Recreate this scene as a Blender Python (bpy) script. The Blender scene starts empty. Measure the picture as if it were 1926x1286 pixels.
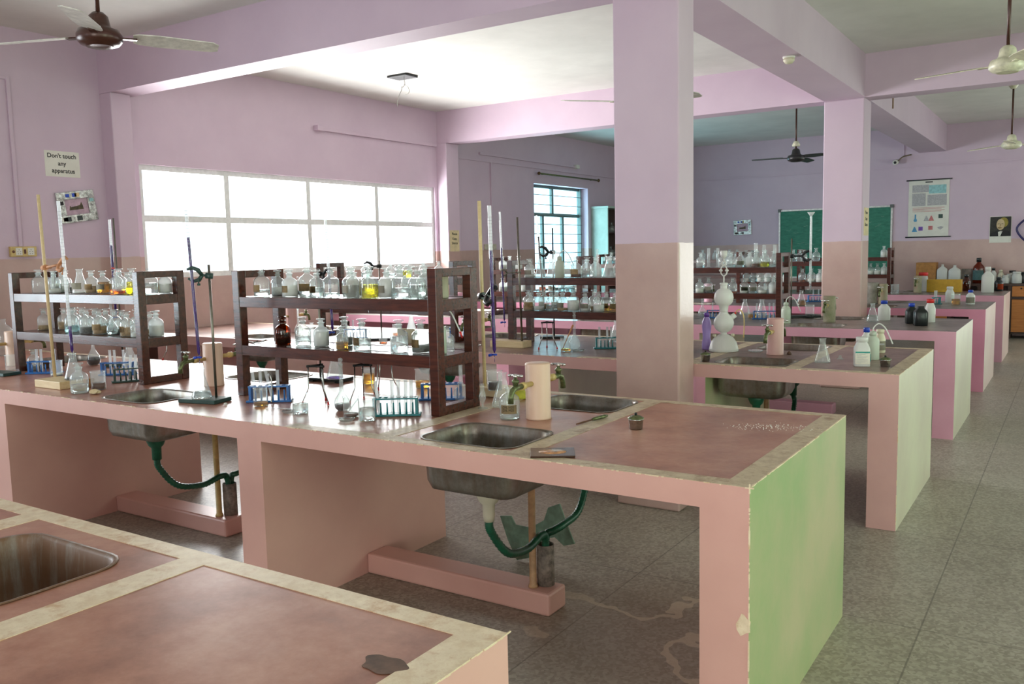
import bpy, bmesh, math, random
from mathutils import Vector, Matrix
random.seed(7)
S = bpy.context.scene
COL = S.collection
PI = math.pi
cos, sin, R = math.cos, math.sin, math.radians

# ------------------------------------------------------------------ materials
def lin(c):
    return tuple((v/12.92 if v <= .04045 else ((v+.055)/1.055)**2.4) for v in [q/255 for q in c[:3]])+(1,)
class N:
    def __init__(s, name):
        s.m = bpy.data.materials.new(name); s.m.use_nodes = True
        s.t = s.m.node_tree; s.t.nodes.clear()
        s.out = s.n('ShaderNodeOutputMaterial')
    def n(s, typ, **k):
        x = s.t.nodes.new(typ)
        for a, b in k.items():
            if a.startswith('i_'):
                key = a[2:]
                x.inputs[int(key) if key.isdigit() else key.replace('_', ' ')].default_value = b
            else: setattr(x, a, b)
        return x
    def l(s, a, b): s.t.links.new(a, b)
    def pos(s): return s.n('ShaderNodeNewGeometry').outputs['Position']
    def noise(s, scale, detail=4, vec=None, rough=.6):
        x = s.n('ShaderNodeTexNoise'); x.inputs['Scale'].default_value = scale
        x.inputs['Detail'].default_value = detail; x.inputs['Roughness'].default_value = rough
        s.l(vec or s.pos(), x.inputs['Vector']); return x.outputs['Fac']
    def ramp(s, fac, *st):
        x = s.n('ShaderNodeValToRGB'); e = x.color_ramp.elements
        while len(e) < len(st): e.new(.5)
        for q, (p, c) in zip(e, st): q.position = p; q.color = c if len(c) == 4 else lin(c)
        s.l(fac, x.inputs['Fac']); return x.outputs['Color']
    def mix(s, fac, a, b, mode='MIX'):
        x = s.n('ShaderNodeMix', data_type='RGBA', blend_type=mode)
        for i, v in ((0, fac), (6, a), (7, b)):
            if isinstance(v, (int, float)): x.inputs[i].default_value = v
            elif isinstance(v, tuple): x.inputs[i].default_value = v if len(v) == 4 else lin(v)
            else: s.l(v, x.inputs[i])
        return x.outputs[2]
    def math(s, op, a, b=0., c=None):
        x = s.n('ShaderNodeMath', operation=op)
        for i, v in enumerate((a, b, c)):
            if v is None: continue
            if isinstance(v, (int, float)): x.inputs[i].default_value = v
            else: s.l(v, x.inputs[i])
        return x.outputs[0]
    def xyz(s, vec=None):
        x = s.n('ShaderNodeSeparateXYZ'); s.l(vec or s.pos(), x.inputs[0]); return x.outputs
    def bsdf(s, color, rough=.5, metal=0, **k):
        b = s.n('ShaderNodeBsdfPrincipled')
        for key, v in (('Base Color', color), ('Roughness', rough), ('Metallic', metal), *[(a.replace('_', ' '), w) for a, w in k.items()]):
            if isinstance(v, (int, float)): b.inputs[key].default_value = v
            elif isinstance(v, tuple): b.inputs[key].default_value = v if len(v) == 4 else lin(v)
            else: s.l(v, b.inputs[key])
        s.l(b.outputs[0], s.out.inputs[0]); return b
    def bump(s, b, h, strength=.2, dist=.01):
        x = s.n('ShaderNodeBump', i_Strength=strength, i_Distance=dist)
        s.l(h, x.inputs['Height']); s.l(x.outputs[0], b.inputs['Normal'])
def flat(name, c, rough=.5, metal=0, var=.12, scale=25, bump=0, **k):
    m = N(name)
    d = tuple(int(v*(1-var)) for v in c); e = tuple(min(255, int(v*(1+var*.5))) for v in c)
    f = m.noise(scale)
    b = m.bsdf(m.ramp(f, (.3, d), (.7, e)), rough, metal, **k)
    if bump: m.bump(b, m.noise(scale*4), bump)
    return m.m

def m_wall():
    m = N('two_tone_wall_paint'); z = m.xyz()[2]
    wob = m.math('MULTIPLY', m.math('SUBTRACT', m.noise(5), .5), .02)
    up = m.math('GREATER_THAN', m.math('ADD', z, wob), 1.665)
    n1 = m.noise(1.3, 6)
    lil = m.ramp(n1, (.3, (198, 176, 193)), (.7, (207, 186, 201)))
    dado = m.ramp(m.noise(2.2, 8), (.3, (182, 151, 145)), (.7, (198, 168, 160)))
    b = m.bsdf(m.mix(up, dado, lil), .5)
    r = m.n('ShaderNodeMapRange'); r.inputs['To Min'].default_value = .24; r.inputs['To Max'].default_value = .6
    m.l(up, r.inputs['Value']); m.l(r.outputs[0], b.inputs['Roughness'])
    m.bump(b, m.noise(35), .12, .006)
    return m.m
def m_paint(name, a, b_, rough=.42):
    m = N(name)
    c = m.ramp(m.noise(1.7, 7), (.3, a), (.7, b_))
    sp = m.ramp(m.noise(60, 3), (.76, (0, 0, 0, 1)), (.8, (1, 1, 1, 1)))
    b = m.bsdf(m.mix(m.math('MULTIPLY', sp, .25), c, (225, 205, 190)), rough)
    m.bump(b, m.noise(28), .1, .006); return m.m
def m_oxide(name, a, b_, c_, rough):
    m = N(name)
    n1 = m.noise(3.2, 8, rough=.7)
    c = m.ramp(n1, (.34, a), (.5, b_), (.66, c_))
    sc = m.ramp(m.noise(4.5, 10, rough=.72), (.52, (0, 0, 0, 1)), (.8, (1, 1, 1, 1)))
    c = m.mix(m.math('MULTIPLY', sc, .22), c, (205, 180, 165))
    b = m.bsdf(c, rough)
    rr = m.n('ShaderNodeMapRange'); rr.inputs['From Min'].default_value = .3; rr.inputs['From Max'].default_value = .7
    rr.inputs['To Min'].default_value = rough+.03; rr.inputs['To Max'].default_value = rough+.1
    m.l(m.noise(14, 5), rr.inputs['Value']); m.l(rr.outputs[0], b.inputs['Roughness'])
    m.bump(b, m.noise(10, 6), .1, .006); return m.m
def m_stone(name, dark=False):
    m = N(name)
    v = m.n('ShaderNodeTexVoronoi', i_Scale=26.); m.l(m.pos(), v.inputs['Vector'])
    st = ((150, 122, 92), (204, 188, 158), (178, 158, 130)) if dark else ((204, 166, 124), (236, 220, 190), (222, 200, 166))
    c = m.ramp(m.noise(9, 9, rough=.75), (.36, st[0]), (.5, st[1]), (.6, st[2]))
    c = m.mix(.18, c, m.ramp(v.outputs['Distance'], (0, (240, 225, 200)), (.6, (168, 140, 112))))
    b = m.bsdf(c, .45); m.bump(b, m.noise(40), .15, .004); return m.m
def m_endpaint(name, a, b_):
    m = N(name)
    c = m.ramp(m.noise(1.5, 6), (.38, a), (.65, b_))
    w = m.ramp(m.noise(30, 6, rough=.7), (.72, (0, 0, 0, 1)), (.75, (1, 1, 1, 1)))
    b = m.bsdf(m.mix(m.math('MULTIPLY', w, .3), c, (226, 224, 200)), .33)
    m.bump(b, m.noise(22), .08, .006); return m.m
def m_floor():
    m = N('terrazzo_floor'); p = m.xyz()
    c = m.ramp(m.noise(1.4, 8, rough=.7), (.28, (130, 121, 106)), (.5, (152, 144, 130)), (.75, (168, 162, 150)))
    v = m.n('ShaderNodeTexVoronoi', i_Scale=75.); m.l(m.pos(), v.inputs['Vector'])
    sp = m.ramp(v.outputs['Color'], (.25, (84, 76, 64)), (.55, (154, 146, 133)), (.8, (192, 184, 172)))
    c = m.mix(.3, c, sp)
    def joint(u, off, per):
        q = m.math('ABSOLUTE', m.math('SUBTRACT', m.math('FRACT', m.math('ADD', m.math('DIVIDE', m.math('SUBTRACT', u, off), per), .5)), .5))
        return m.math('LESS_THAN', m.math('MULTIPLY', q, per), .0035)
    j = m.math('MAXIMUM', joint(p[0], .31, 1.3), joint(p[1], 1.335, 1.3))
    c = m.mix(m.math('MULTIPLY', j, .55), c, (70, 66, 60))
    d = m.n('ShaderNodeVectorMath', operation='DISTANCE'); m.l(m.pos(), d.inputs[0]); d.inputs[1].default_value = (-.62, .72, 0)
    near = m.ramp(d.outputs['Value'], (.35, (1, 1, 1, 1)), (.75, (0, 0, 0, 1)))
    rib = m.noise(1.15, 4, rough=.55)
    line = m.math('LESS_THAN', m.math('ABSOLUTE', m.math('SUBTRACT', rib, .5)), .013)
    c = m.mix(m.math('MULTIPLY', m.math('MULTIPLY', line, near), .6), c, (224, 206, 180))
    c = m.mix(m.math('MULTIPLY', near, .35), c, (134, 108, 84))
    b = m.bsdf(c, .42); m.bump(b, m.noise(60), .08, .004); return m.m
def m_thin(name, tint=(.94, .985, .97), edge=(.22, .29, .28), haze=.2, hazecol=(.93, .96, .96)):
    """clear glass wall: see-through, darker where the wall is seen edge on, mirror-like rim, white haze painting in dust and backlit glow."""
    m = N(name)
    lw = m.n('ShaderNodeLayerWeight', i_Blend=.35)
    tc = m.ramp(lw.outputs['Facing'], (.38, (*tint, 1)), (.97, (*edge, 1)))
    tr = m.n('ShaderNodeBsdfTransparent'); m.l(tc, tr.inputs[0])
    gl = m.n('ShaderNodeBsdfGlossy'); gl.inputs['Roughness'].default_value = .04; gl.inputs['Color'].default_value = (1, 1, 1, 1)
    l2 = m.n('ShaderNodeLayerWeight', i_Blend=.5)
    fr = m.math('ADD', m.math('MULTIPLY', m.math('POWER', l2.outputs['Facing'], 4.), .9), .045)
    mx = m.n('ShaderNodeMixShader'); m.l(fr, mx.inputs[0]); m.l(tr.outputs[0], mx.inputs[1]); m.l(gl.outputs[0], mx.inputs[2])
    if haze:  # white haze: dust plus backlit glow painted into the glass
        df = m.n('ShaderNodeBsdfTranslucent'); df.inputs[0].default_value = (*hazecol, 1)
        d2 = m.n('ShaderNodeBsdfDiffuse'); d2.inputs[0].default_value = (*hazecol, 1)
        a = m.n('ShaderNodeMixShader'); a.inputs[0].default_value = .4; m.l(df.outputs[0], a.inputs[1]); m.l(d2.outputs[0], a.inputs[2])
        o = m.n('ShaderNodeMixShader'); o.inputs[0].default_value = haze
        m.l(mx.outputs[0], o.inputs[1]); m.l(a.outputs[0], o.inputs[2]); mx = o
    m.l(mx.outputs[0], m.out.inputs[0]); return m.m
def m_liquid(name, c, ior=1.33, rough=.0):
    m = N(name); g = m.n('ShaderNodeBsdfGlass'); g.inputs['Color'].default_value = (*c, 1)
    g.inputs['IOR'].default_value = ior; g.inputs['Roughness'].default_value = rough
    t = m.n('ShaderNodeBsdfTransparent'); t.inputs[0].default_value = (*c, 1)
    x = m.n('ShaderNodeMixShader'); x.inputs[0].default_value = .35
    m.l(g.outputs[0], x.inputs[1]); m.l(t.outputs[0], x.inputs[2])
    m.l(x.outputs[0], m.out.inputs[0]); return m.m
def m_plastic(name, c, rough=.35, tl=.35):
    m = N(name); b = m.bsdf(c, rough)
    t = m.n('ShaderNodeBsdfTranslucent'); t.inputs[0].default_value = lin(c)
    x = m.n('ShaderNodeMixShader'); x.inputs[0].default_value = tl
    m.l(b.outputs[0], x.inputs[1]); m.l(t.outputs[0], x.inputs[2]); m.l(x.outputs[0], m.out.inputs[0]); return m.m
def m_wood(name, a, b_, rough=.3):
    m = N(name); mp = m.n('ShaderNodeMapping'); mp.inputs['Scale'].default_value = (1.2, 9, 9)
    tc = m.n('ShaderNodeTexCoord'); m.l(tc.outputs['Object'], mp.inputs[0])
    c = m.ramp(m.noise(5, 7, mp.outputs[0], .65), (.3, a), (.7, b_))
    b = m.bsdf(c, rough); m.bump(b, m.noise(12, 4, mp.outputs[0]), .06, .004); return m.m
def m_sink(name, rust):
    m = N(name)
    c = m.ramp(m.noise(5, 8, rough=.7), (.3, (96, 88, 76)), (.55, (150, 146, 138)), (.75, (176, 174, 168)))
    mp = m.n('ShaderNodeMapping'); mp.inputs['Scale'].default_value = (14, 14, 1.5); m.l(m.pos(), mp.inputs[0])
    rs = m.ramp(m.noise(1.6, 6, mp.outputs[0], .7), (.42 if rust < .5 else .25, (0, 0, 0, 1)), (.62 if rust < .5 else .5, (1, 1, 1, 1)))
    c = m.mix(m.math('MULTIPLY', rs, rust), c, (112, 74, 42))
    b = m.bsdf(c, .36 if rust < .5 else .5, .8 if rust < .5 else .1); return m.m
def m_board():
    m = N('green_chalkboard'); mp = m.n('ShaderNodeMapping'); mp.inputs['Scale'].default_value = (3, 1, 9); m.l(m.pos(), mp.inputs[0])
    c = m.ramp(m.noise(3, 6, mp.outputs[0]), (.3, (26, 104, 84)), (.75, (56, 134, 110)))
    m.bsdf(c, .6); return m.m
def m_hose():
    m = N('ribbed_green_hose'); u = m.n('ShaderNodeUVMap')
    m.bsdf(m.ramp(m.noise(30), (.3, (16, 72, 52)), (.7, (30, 104, 76))), .35); return m.m

M = dict(
 wall=m_wall(), ceiling=flat('white_distemper', (222, 222, 216), .8, var=.04, scale=2),
 floor=m_floor(),
 salmon=m_paint('salmon_oil_paint', (206, 158, 147), (219, 173, 160)),
 rose=m_paint('dusty_rose_oil_paint', (194, 151, 146), (209, 166, 159)),
 pink=m_paint('mauve_pink_oil_paint', (202, 146, 164), (216, 162, 180)),
 pinkd=m_paint('deep_mauve_pink_paint', (194, 122, 148), (209, 140, 163)),
 end_greenlit=m_endpaint('green_lit_worn_paint', (146, 166, 112), (182, 174, 136)),  # green light from the east painted into the end colour
 end_creamlit=m_endpaint('cream_green_lit_worn_paint', (196, 186, 164), (208, 204, 176)),  # cream-green cast of the east light painted into this colour
 end_pink=m_endpaint('pale_pink_worn_paint', (214, 180, 176), (222, 202, 190)),
 post=m_paint('peach_oil_paint', (212, 178, 156), (224, 192, 168)),
 oxide=m_oxide('red_oxide_top', (142, 92, 73), (170, 117, 96), (190, 142, 120), .25),
 oxide_dark=m_oxide('brown_oxide_top', (104, 76, 66), (124, 94, 84), (150, 122, 112), .25),
 oxide_glare=m_oxide('grey_glare_top', (104, 92, 88), (122, 110, 104), (150, 138, 130), .25),  # grey of grazing reflections painted into the top colour
 stone=m_stone('cream_stone_chips'), stone_d=m_stone('weathered_stone_chips', True),
 glass=m_thin('clear_glass'), tubeglass=m_thin('bright_tube_glass', haze=.42, hazecol=(.97, .98, 1)), frost=m_thin('frosted_glass', haze=.5),
 pane_blue=m_thin('blue_tinted_glass', (.8, .96, 1.), (.7, .88, .95), 0),
 pane=m_thin('window_glass', (.98, .99, .99), (.8, .85, .85), 0),
 amber=m_thin('amber_glass', (.55, .16, .02), (.12, .03, .01), .03, (.5, .2, .05)),
 water=m_liquid('clear_liquid', (.93, .97, .97)), yellow=m_liquid('yellow_liquid', (.95, .88, .03)),
 gold=m_liquid('amber_liquid', (.9, .62, .2)), teal=m_liquid('pale_teal_liquid', (.72, .9, .92)),
 orange=m_liquid('orange_liquid', (.95, .42, .18)), purple_l=m_liquid('violet_liquid', (.2, .03, .42)),
 dark=flat('dark_liquid', (34, 14, 20), .08, var=.2), purple=flat('permanganate_liquid', (58, 16, 110), .1, var=.15),
 brownl=flat('brown_liquid', (92, 44, 22), .1), powder=flat('white_powder', (232, 230, 224), .9, var=.08, scale=90),
 tan=flat('tan_powder', (188, 150, 104), .9, var=.2, scale=90), grey=flat('grey_granules', (96, 96, 92), .8, var=.4, scale=140),
 label_tan=flat('aged_paper_label', (220, 196, 152), .8, var=.15, scale=40), label_white=flat('white_paper_label', (226, 222, 206), .8, var=.06),
 wood=m_wood('dark_varnished_teak', (46, 21, 15), (88, 40, 26), .25),
 blond=m_wood('unpainted_wood', (206, 180, 132), (226, 204, 160), .5), ply=m_wood('orange_plywood', (176, 104, 44), (200, 128, 62), .45),
 steel=flat('steel', (176, 176, 172), .25, 1, .15, 60), iron=flat('black_iron', (28, 30, 30), .4, .3, .2), rod=flat('grey_steel_rod', (120, 116, 104), .35, .8),
 brass=flat('greenish_brass', (104, 112, 74), .38, .55, .35, 60), chrome=flat('chrome', (210, 210, 206), .12, 1, .05),  # brass has a mottled greenish base colour
 sink=m_sink('stained_steel_sink', .35), sink_r=m_sink('rusted_steel_sink', .85),
 pvc=flat('cream_pipe', (206, 180, 116), .4, var=.12), pvc_tan=flat('tan_pipe', (196, 158, 118), .45), grey_pipe=flat('grey_cement_pipe', (138, 128, 118), .7, var=.3, scale=40),
 green=flat('green_plastic', (24, 92, 66), .4, var=.2), sheet=flat('dusty_green_rubber', (116, 148, 128), .7, var=.2, scale=14), hose=m_hose(),
 ivory=m_plastic('ivory_plastic', (226, 220, 196), .35, .25), white=m_plastic('white_plastic', (232, 232, 228), .35, .3), off=m_plastic('milky_plastic', (214, 222, 208), .3, .4),
 violet=m_plastic('violet_plastic', (196, 176, 228), .25, .35), violet_d=flat('violet_cap', (112, 70, 168), .4),
 blue=flat('blue_plastic', (38, 112, 186), .4), teal_p=flat('teal_plastic', (32, 118, 124), .4), dkgreen=flat('dark_green_plastic', (44, 72, 66), .45),
 cap_blue=flat('blue_cap', (28, 66, 180), .4), red=flat('red_rubber', (206, 36, 34), .5), black=flat('black_plastic', (24, 28, 30), .3), orange_p=flat('orange_label', (228, 96, 52), .6),
 teal_print=flat('teal_print', (54, 150, 142), .6), ink=flat('ink', (40, 38, 40), .8, var=0), paper=flat('paper', (222, 220, 210), .8, var=.04, scale=6), yellowed=flat('yellowed_paper', (218, 200, 160), .8, var=.08, scale=12),
 frame_w=flat('white_window_frame', (226, 228, 226), .5, var=.05), frame_g=flat('grey_green_window_frame', (92, 108, 104), .5), board=m_board(), board_frame=flat('aluminium_trim', (200, 202, 198), .4, .4),
 chalk=flat('chalk', (150, 176, 162), .9), fan_brown=flat('brown_enamel', (74, 44, 34), .3, .2), fan_metal=flat('fan_blade_enamel', (216, 216, 204), .35, .3), fan_white=flat('cream_fan_enamel', (222, 218, 192), .35), fan_black=flat('dark_fan_enamel', (44, 42, 42), .35),
 foil=flat('crumpled_foil', (200, 202, 198), .22, .8, .4, 30, .5), dark_wood=m_wood('cupboard_dark_wood', (44, 28, 20), (70, 44, 30), .4), celadon=flat('pale_green_cupboard_paint', (176, 196, 184), .5, var=.08, scale=4),
 gold_card=flat('mustard_card', (192, 150, 40), .6, var=.06), carton=flat('brown_carton', (172, 120, 66), .8), navy=flat('navy_rubber', (40, 34, 92), .4), mustard=flat('yellow_cloth', (186, 180, 62), .9),
 splint=flat('wooden_splint', (196, 138, 96), .7), mossy=m_oxide('mossy_concrete', (116, 120, 86), (150, 142, 118), (160, 120, 100), .6), cork=flat('cork', (176, 140, 92), .9),
 skin=flat('portrait_flesh', (198, 176, 138), .6, var=.1), ptile=flat('tile_dark_brown', (70, 46, 34), .25), ptile2=flat('tile_picture', (196, 140, 96), .3, var=.5, scale=45), cyanp=flat('cyan_print', (150, 198, 200), .7), greyp=flat('grey_print', (178, 176, 178), .7, var=.12, scale=60), redp=flat('red_print', (196, 120, 120), .7), bluep=flat('blue_print', (86, 150, 190), .7),
)

# ------------------------------------------------------------------ geometry helpers
class B:
    """collects simple shapes into ONE mesh"""
    def __init__(s): s.bm = bmesh.new()
    def face(s, vs, mi=0, sm=False):
        try:
            f = s.bm.faces.new(vs); f.material_index = mi; f.smooth = sm; return f
        except ValueError: return None
    def box(s, x0, x1, y0, y1, z0, z1, mi=0, top=None, east=None):
        v = [s.bm.verts.new((x, y, z)) for z in (z0, z1) for y in (y0, y1) for x in (x0, x1)]
        for k, q in enumerate(((0, 2, 3, 1), (4, 5, 7, 6), (0, 1, 5, 4), (2, 6, 7, 3), (0, 4, 6, 2), (1, 3, 7, 5))):
            i = mi
            if k == 1 and top is not None: i = top
            if k == 5 and east is not None: i = east
            s.face([v[j] for j in q], i)
        return s
    def cbox(s, c, d, mi=0): return s.box(c[0]-d[0]/2, c[0]+d[0]/2, c[1]-d[1]/2, c[1]+d[1]/2, c[2]-d[2]/2, c[2]+d[2]/2, mi)
    def rbox(s, c, d, rot, mi=0):
        n0 = len(s.bm.verts); s.box(-d[0]/2, d[0]/2, -d[1]/2, d[1]/2, -d[2]/2, d[2]/2, mi)
        s.bm.verts.ensure_lookup_table()
        mt = Matrix.Translation(c) @ rot.to_4x4()
        for v in s.bm.verts[n0:]: v.co = mt @ v.co
        return s
    def lathe(s, pr, n=20, c=(0, 0, 0), mi=0, squash=None, closed=True):
        """profile [(r,z)...] turned about a vertical axis at c"""
        rings = []
        for r, z in pr:
            if r <= 1e-6: rings.append([s.bm.verts.new((c[0], c[1], c[2]+z))])
            else:
                rings.append([s.bm.verts.new((c[0]+r*(squash(cos(2*PI*k/n), sin(2*PI*k/n))[0] if squash else cos(2*PI*k/n)), c[1]+r*(squash(cos(2*PI*k/n), sin(2*PI*k/n))[1] if squash else sin(2*PI*k/n)), c[2]+z)) for k in range(n)])
        for a, b in zip(rings, rings[1:]):
            for k in range(n):
                k2 = (k+1) % n
                if len(a) == 1 and len(b) == 1: break
                if len(a) == 1: s.face([a[0], b[k2], b[k]], mi, True)
                elif len(b) == 1: s.face([a[k], a[k2], b[0]], mi, True)
                else: s.face([a[k], a[k2], b[k2], b[k]], mi, True)
        if closed:
            if len(rings[0]) > 1: s.face(rings[0][::-1], mi)
            if len(rings[-1]) > 1: s.face(rings[-1], mi)
        return s
    def tube(s, pts, r, n=8, mi=0, cap=True):
        pts = [Vector(p) for p in pts]; rings = []; up = None
        for i, p in enumerate(pts):
            t = (pts[min(i+1, len(pts)-1)]-pts[max(i-1, 0)]).normalized()
            if up is None: up = t.orthogonal().normalized()
            up = (up-t*up.dot(t)).normalized(); w = t.cross(up)
            rr = r[i] if isinstance(r, (list, tuple)) else r
            rings.append([s.bm.verts.new(p+(up*cos(2*PI*k/n)+w*sin(2*PI*k/n))*rr) for k in range(n)])
        for a, b in zip(rings, rings[1:]):
            for k in range(n): s.face([a[k], a[(k+1) % n], b[(k+1) % n], b[k]], mi, n > 5)
        if cap: s.face(rings[0][::-1], mi); s.face(rings[-1], mi)
        return s
    def prism(s, pts, z0, z1, mi=0):
        a = [s.bm.verts.new((*p, z0)) for p in pts]; b = [s.bm.verts.new((*p, z1)) for p in pts]; n = len(pts)
        s.face(a[::-1], mi); s.face(b, mi)
        for k in range(n): s.face([a[k], a[(k+1) % n], b[(k+1) % n], b[k]], mi)
        return s
    def xf(s, mt):
        for v in s.bm.verts: v.co = mt @ v.co
        return s
    def mesh(s, name, mats, bevel=0, seg=2):
        bmesh.ops.recalc_face_normals(s.bm, faces=s.bm.faces[:])
        if bevel:
            ed = [e for e in s.bm.edges if len(e.link_faces) == 2 and e.calc_face_angle(0) > .6]
            bmesh.ops.bevel(s.bm, geom=ed, offset=bevel, segments=seg, affect='EDGES', clamp_overlap=True, profile=.5)
        me = bpy.data.meshes.new(name); s.bm.to_mesh(me); s.bm.free()
        for m in (mats if isinstance(mats, (list, tuple)) else [mats]): me.materials.append(M[m] if isinstance(m, str) else m)
        return me
    def obj(s, name, mats, parent=None, bevel=0, **k): return link(name, s.mesh(name, mats, bevel), parent, **k)
def link(name, me, parent=None, loc=None, rz=None, sc=None):
    o = bpy.data.objects.new(name, me); COL.objects.link(o)
    if parent is not None: o.parent = parent
    if loc is not None: o.location = loc
    if rz is not None: o.rotation_euler.z = rz
    if sc is not None: o.scale = (sc,)*3
    return o
def tag(o, label, cat, group=None, kind=None):
    o['label'] = label; o['category'] = cat
    if group: o['group'] = group
    if kind: o['kind'] = kind
    return o
def thing(name, label, cat, loc=(0, 0, 0), rz=0, group=None, sc=1):
    o = bpy.data.objects.new(name, None); COL.objects.link(o); o.empty_display_size = .05
    o.location = loc; o.rotation_euler.z = rz; o.scale = (sc,)*3
    return tag(o, label, cat, group)
def struct(name, b, mats, bevel=0):
    o = b.obj(name, mats, None, bevel); o['kind'] = 'structure'; return o
def text(body, size, mat, parent, mt, name='lettering', align='CENTER', space=1.0, bold=0):
    c = bpy.data.curves.new(name, 'FONT'); c.body = body; c.size = size; c.align_x = align; c.extrude = .0004; c.space_line = space; c.offset = bold
    o = bpy.data.objects.new(name, c); COL.objects.link(o); c.materials.append(M[mat]); o.parent = parent; o.matrix_basis = mt; return o
FACE_E = Matrix(((0, 0, 1), (1, 0, 0), (0, 1, 0)))      # text plane facing +X (reads along +Y)
FACE_S = Matrix(((1, 0, 0), (0, 0, -1), (0, 1, 0)))     # text plane facing -Y
def place(v, rot): return Matrix.Translation(v) @ rot.to_4x4()
def bez(p, n=16):
    """smooth path through points (Catmull-Rom)"""
    P = [Vector(q) for q in p]; P = [P[0]*2-P[1]]+P+[P[-1]*2-P[-2]]; o = []
    for i in range(1, len(P)-2):
        for k in range(n):
            t = k/n; a, b, c, d = P[i-1], P[i], P[i+1], P[i+2]
            o.append(.5*((2*b)+(c-a)*t+(2*a-5*b+4*c-d)*t*t+(3*b-a-3*c+d)*t**3))
    return o+[P[-2]]

# ------------------------------------------------------------------ room shell
W_, E_, S_, N_, H_ = -7.1, 4.2, -6.5, 14.6, 3.68
def wall_x(name, xa, xb, openings):
    b = B(); ys = sorted({S_-.2, N_+.2, *[v for o in openings for v in o[:2]]})
    for a, c in zip(ys, ys[1:]):
        op = [o for o in openings if o[0] <= a+.001 and o[1] >= c-.001]
        if op: b.box(xa, xb, a, c, 0, op[0][2]); b.box(xa, xb, a, c, op[0][3], H_)
        else: b.box(xa, xb, a, c, 0, H_)
    return struct(name, b, 'wall')
def wall_y(name, ya, yb, openings):
    b = B(); xs = sorted({W_, E_, *[v for o in openings for v in o[:2]]})
    for a, c in zip(xs, xs[1:]):
        op = [o for o in openings if o[0] <= a+.001 and o[1] >= c-.001]
        if op: b.box(a, c, ya, yb, 0, op[0][2]); b.box(a, c, ya, yb, op[0][3], H_)
        else: b.box(a, c, ya, yb, 0, H_)
    return struct(name, b, 'wall')
struct('floor', B().box(W_-.3, E_+.3, S_-.2, N_+.2, -.15, 0), 'floor')
struct('ceiling', B().box(W_-.3, E_+.3, S_-.2, N_+.2, H_, H_+.15), 'ceiling')
BIG = (2.79, 7.57, 1.44, 2.59); NW = (10.33, 12.3, .9, 2.8); SW = (-3.4, -.5, .95, 2.6)
wall_x('wall_west', W_-.25, W_, [BIG, NW, SW])
EAST = [(-5.6, -3.4, .8, 2.7), (-1.6, .9, 0, 2.7), (3.2, 5.4, .8, 2.7), (8.4, 10.6, .8, 2.7), (11.6, 13.6, .8, 2.7)]
wall_x('wall_east', E_, E_+.25, EAST)
SOUTH = [(-5.6, -3.2, .8, 2.7), (-.8, 2.6, 0, 2.3)]  # unseen second opening shaped floor-deep to light benches more than beams
wall_y('wall_south', S_-.2, S_, SOUTH)
NDOOR = (2.5, 4.0, 0, 2.35)
wall_y('wall_north', N_, N_+.2, [NDOOR])
struct('door_1', B().box(2.5, 2.56, N_+.02, N_+.16, 0, 2.35).box(3.94, 4.0, N_+.02, N_+.16, 0, 2.35).box(2.56, 3.94, N_+.02, N_+.16, 2.29, 2.35), 'frame_w')
PX0, PX1 = -1.63, -1.2
struct('pillar_front', B().box(PX0, PX1, 2.385, 2.63, 0, 3.221), 'wall', .012)
struct('pillar_back', B().box(PX0, PX1, 7.65, 8.01, 0, 3.221), 'wall', .012)
struct('pillar_west_a', B().box(W_-.02, -6.92, 2.42, 2.63, 0, 3.221), 'wall', .01)
struct('pillar_west_b', B().box(W_-.02, -6.92, 7.63, 7.93, 0, 3.221), 'wall', .01)
struct('beam_front', B().box(W_-.02, E_+.02, 2.42, 2.7, 3.22, H_+.01), 'wall')
struct('beam_middle', B().box(W_-.02, E_+.02, 7.65, 7.93, 3.22, H_+.01), 'wall')
struct('beam_long', B().box(PX0, PX1, S_-.02, N_+.02, 3.222, H_+.01), 'wall')

def window(n, x, o, mull, trans, fmat, w=.05, grills=0, sgn=1):
    y0, y1, z0, z1 = o
    b = B(); X0, X1 = x-.025, x+.025
    for a, c in ((y0, y0+w), (y1-w, y1)): b.box(X0, X1, a, c, z0, z1)
    for a, c in ((z0, z0+w), (z1-w, z1)): b.box(X0, X1, y0+w, y1-w, a, c)
    for m_ in mull: b.box(X0+.001, X1-.001, m_[0]-w*.6, m_[0]+w*.6, m_[1], m_[2])
    for t in trans: b.box(X0+.002, X1-.002, y0+w, y1-w, t-w*.6, t+w*.6)
    f = struct('window_%d' % n, b, fmat)
    p = B().box(x-.003, x+.003, y0+w, y1-w, z0+w, z1-w).obj('window_pane', 'pane_blue' if grills else 'pane', f)
    if grills:
        g = B()
        for k in range(1, grills): g.tube([(x+.06, y0+.02, z0+(z1-z0)*k/grills), (x+.06, y1-.02, z0+(z1-z0)*k/grills)], .006, 6)
        for yy in (y0+.06, y1-.06): g.box(x+.03, x+.066, yy-.008, yy+.008, z0, z1)
        g.obj('window_grille', fmat, f)
    return f
window(1, W_-.06, BIG, [(3.88, 1.44, 2.59), (5.1, 1.44, 2.59), (6.34, 1.44, 2.59)], [2.05], 'frame_w', .055)
window(2, W_-.19, NW, [(10.9, .9, 2.26), (11.62, .9, 2.26), (11.25, 2.26, 2.8)], [2.28], 'frame_g', .05, 11)
window(3, W_-.12, SW, [(-1.95, .95, 2.6)], [2.1], 'frame_w', .05)
for i, o in enumerate(EAST): window(4+i, E_+.1, o, [((o[0]+o[1])/2, o[2], o[3])], [2.1], 'frame_w', .05)
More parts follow.
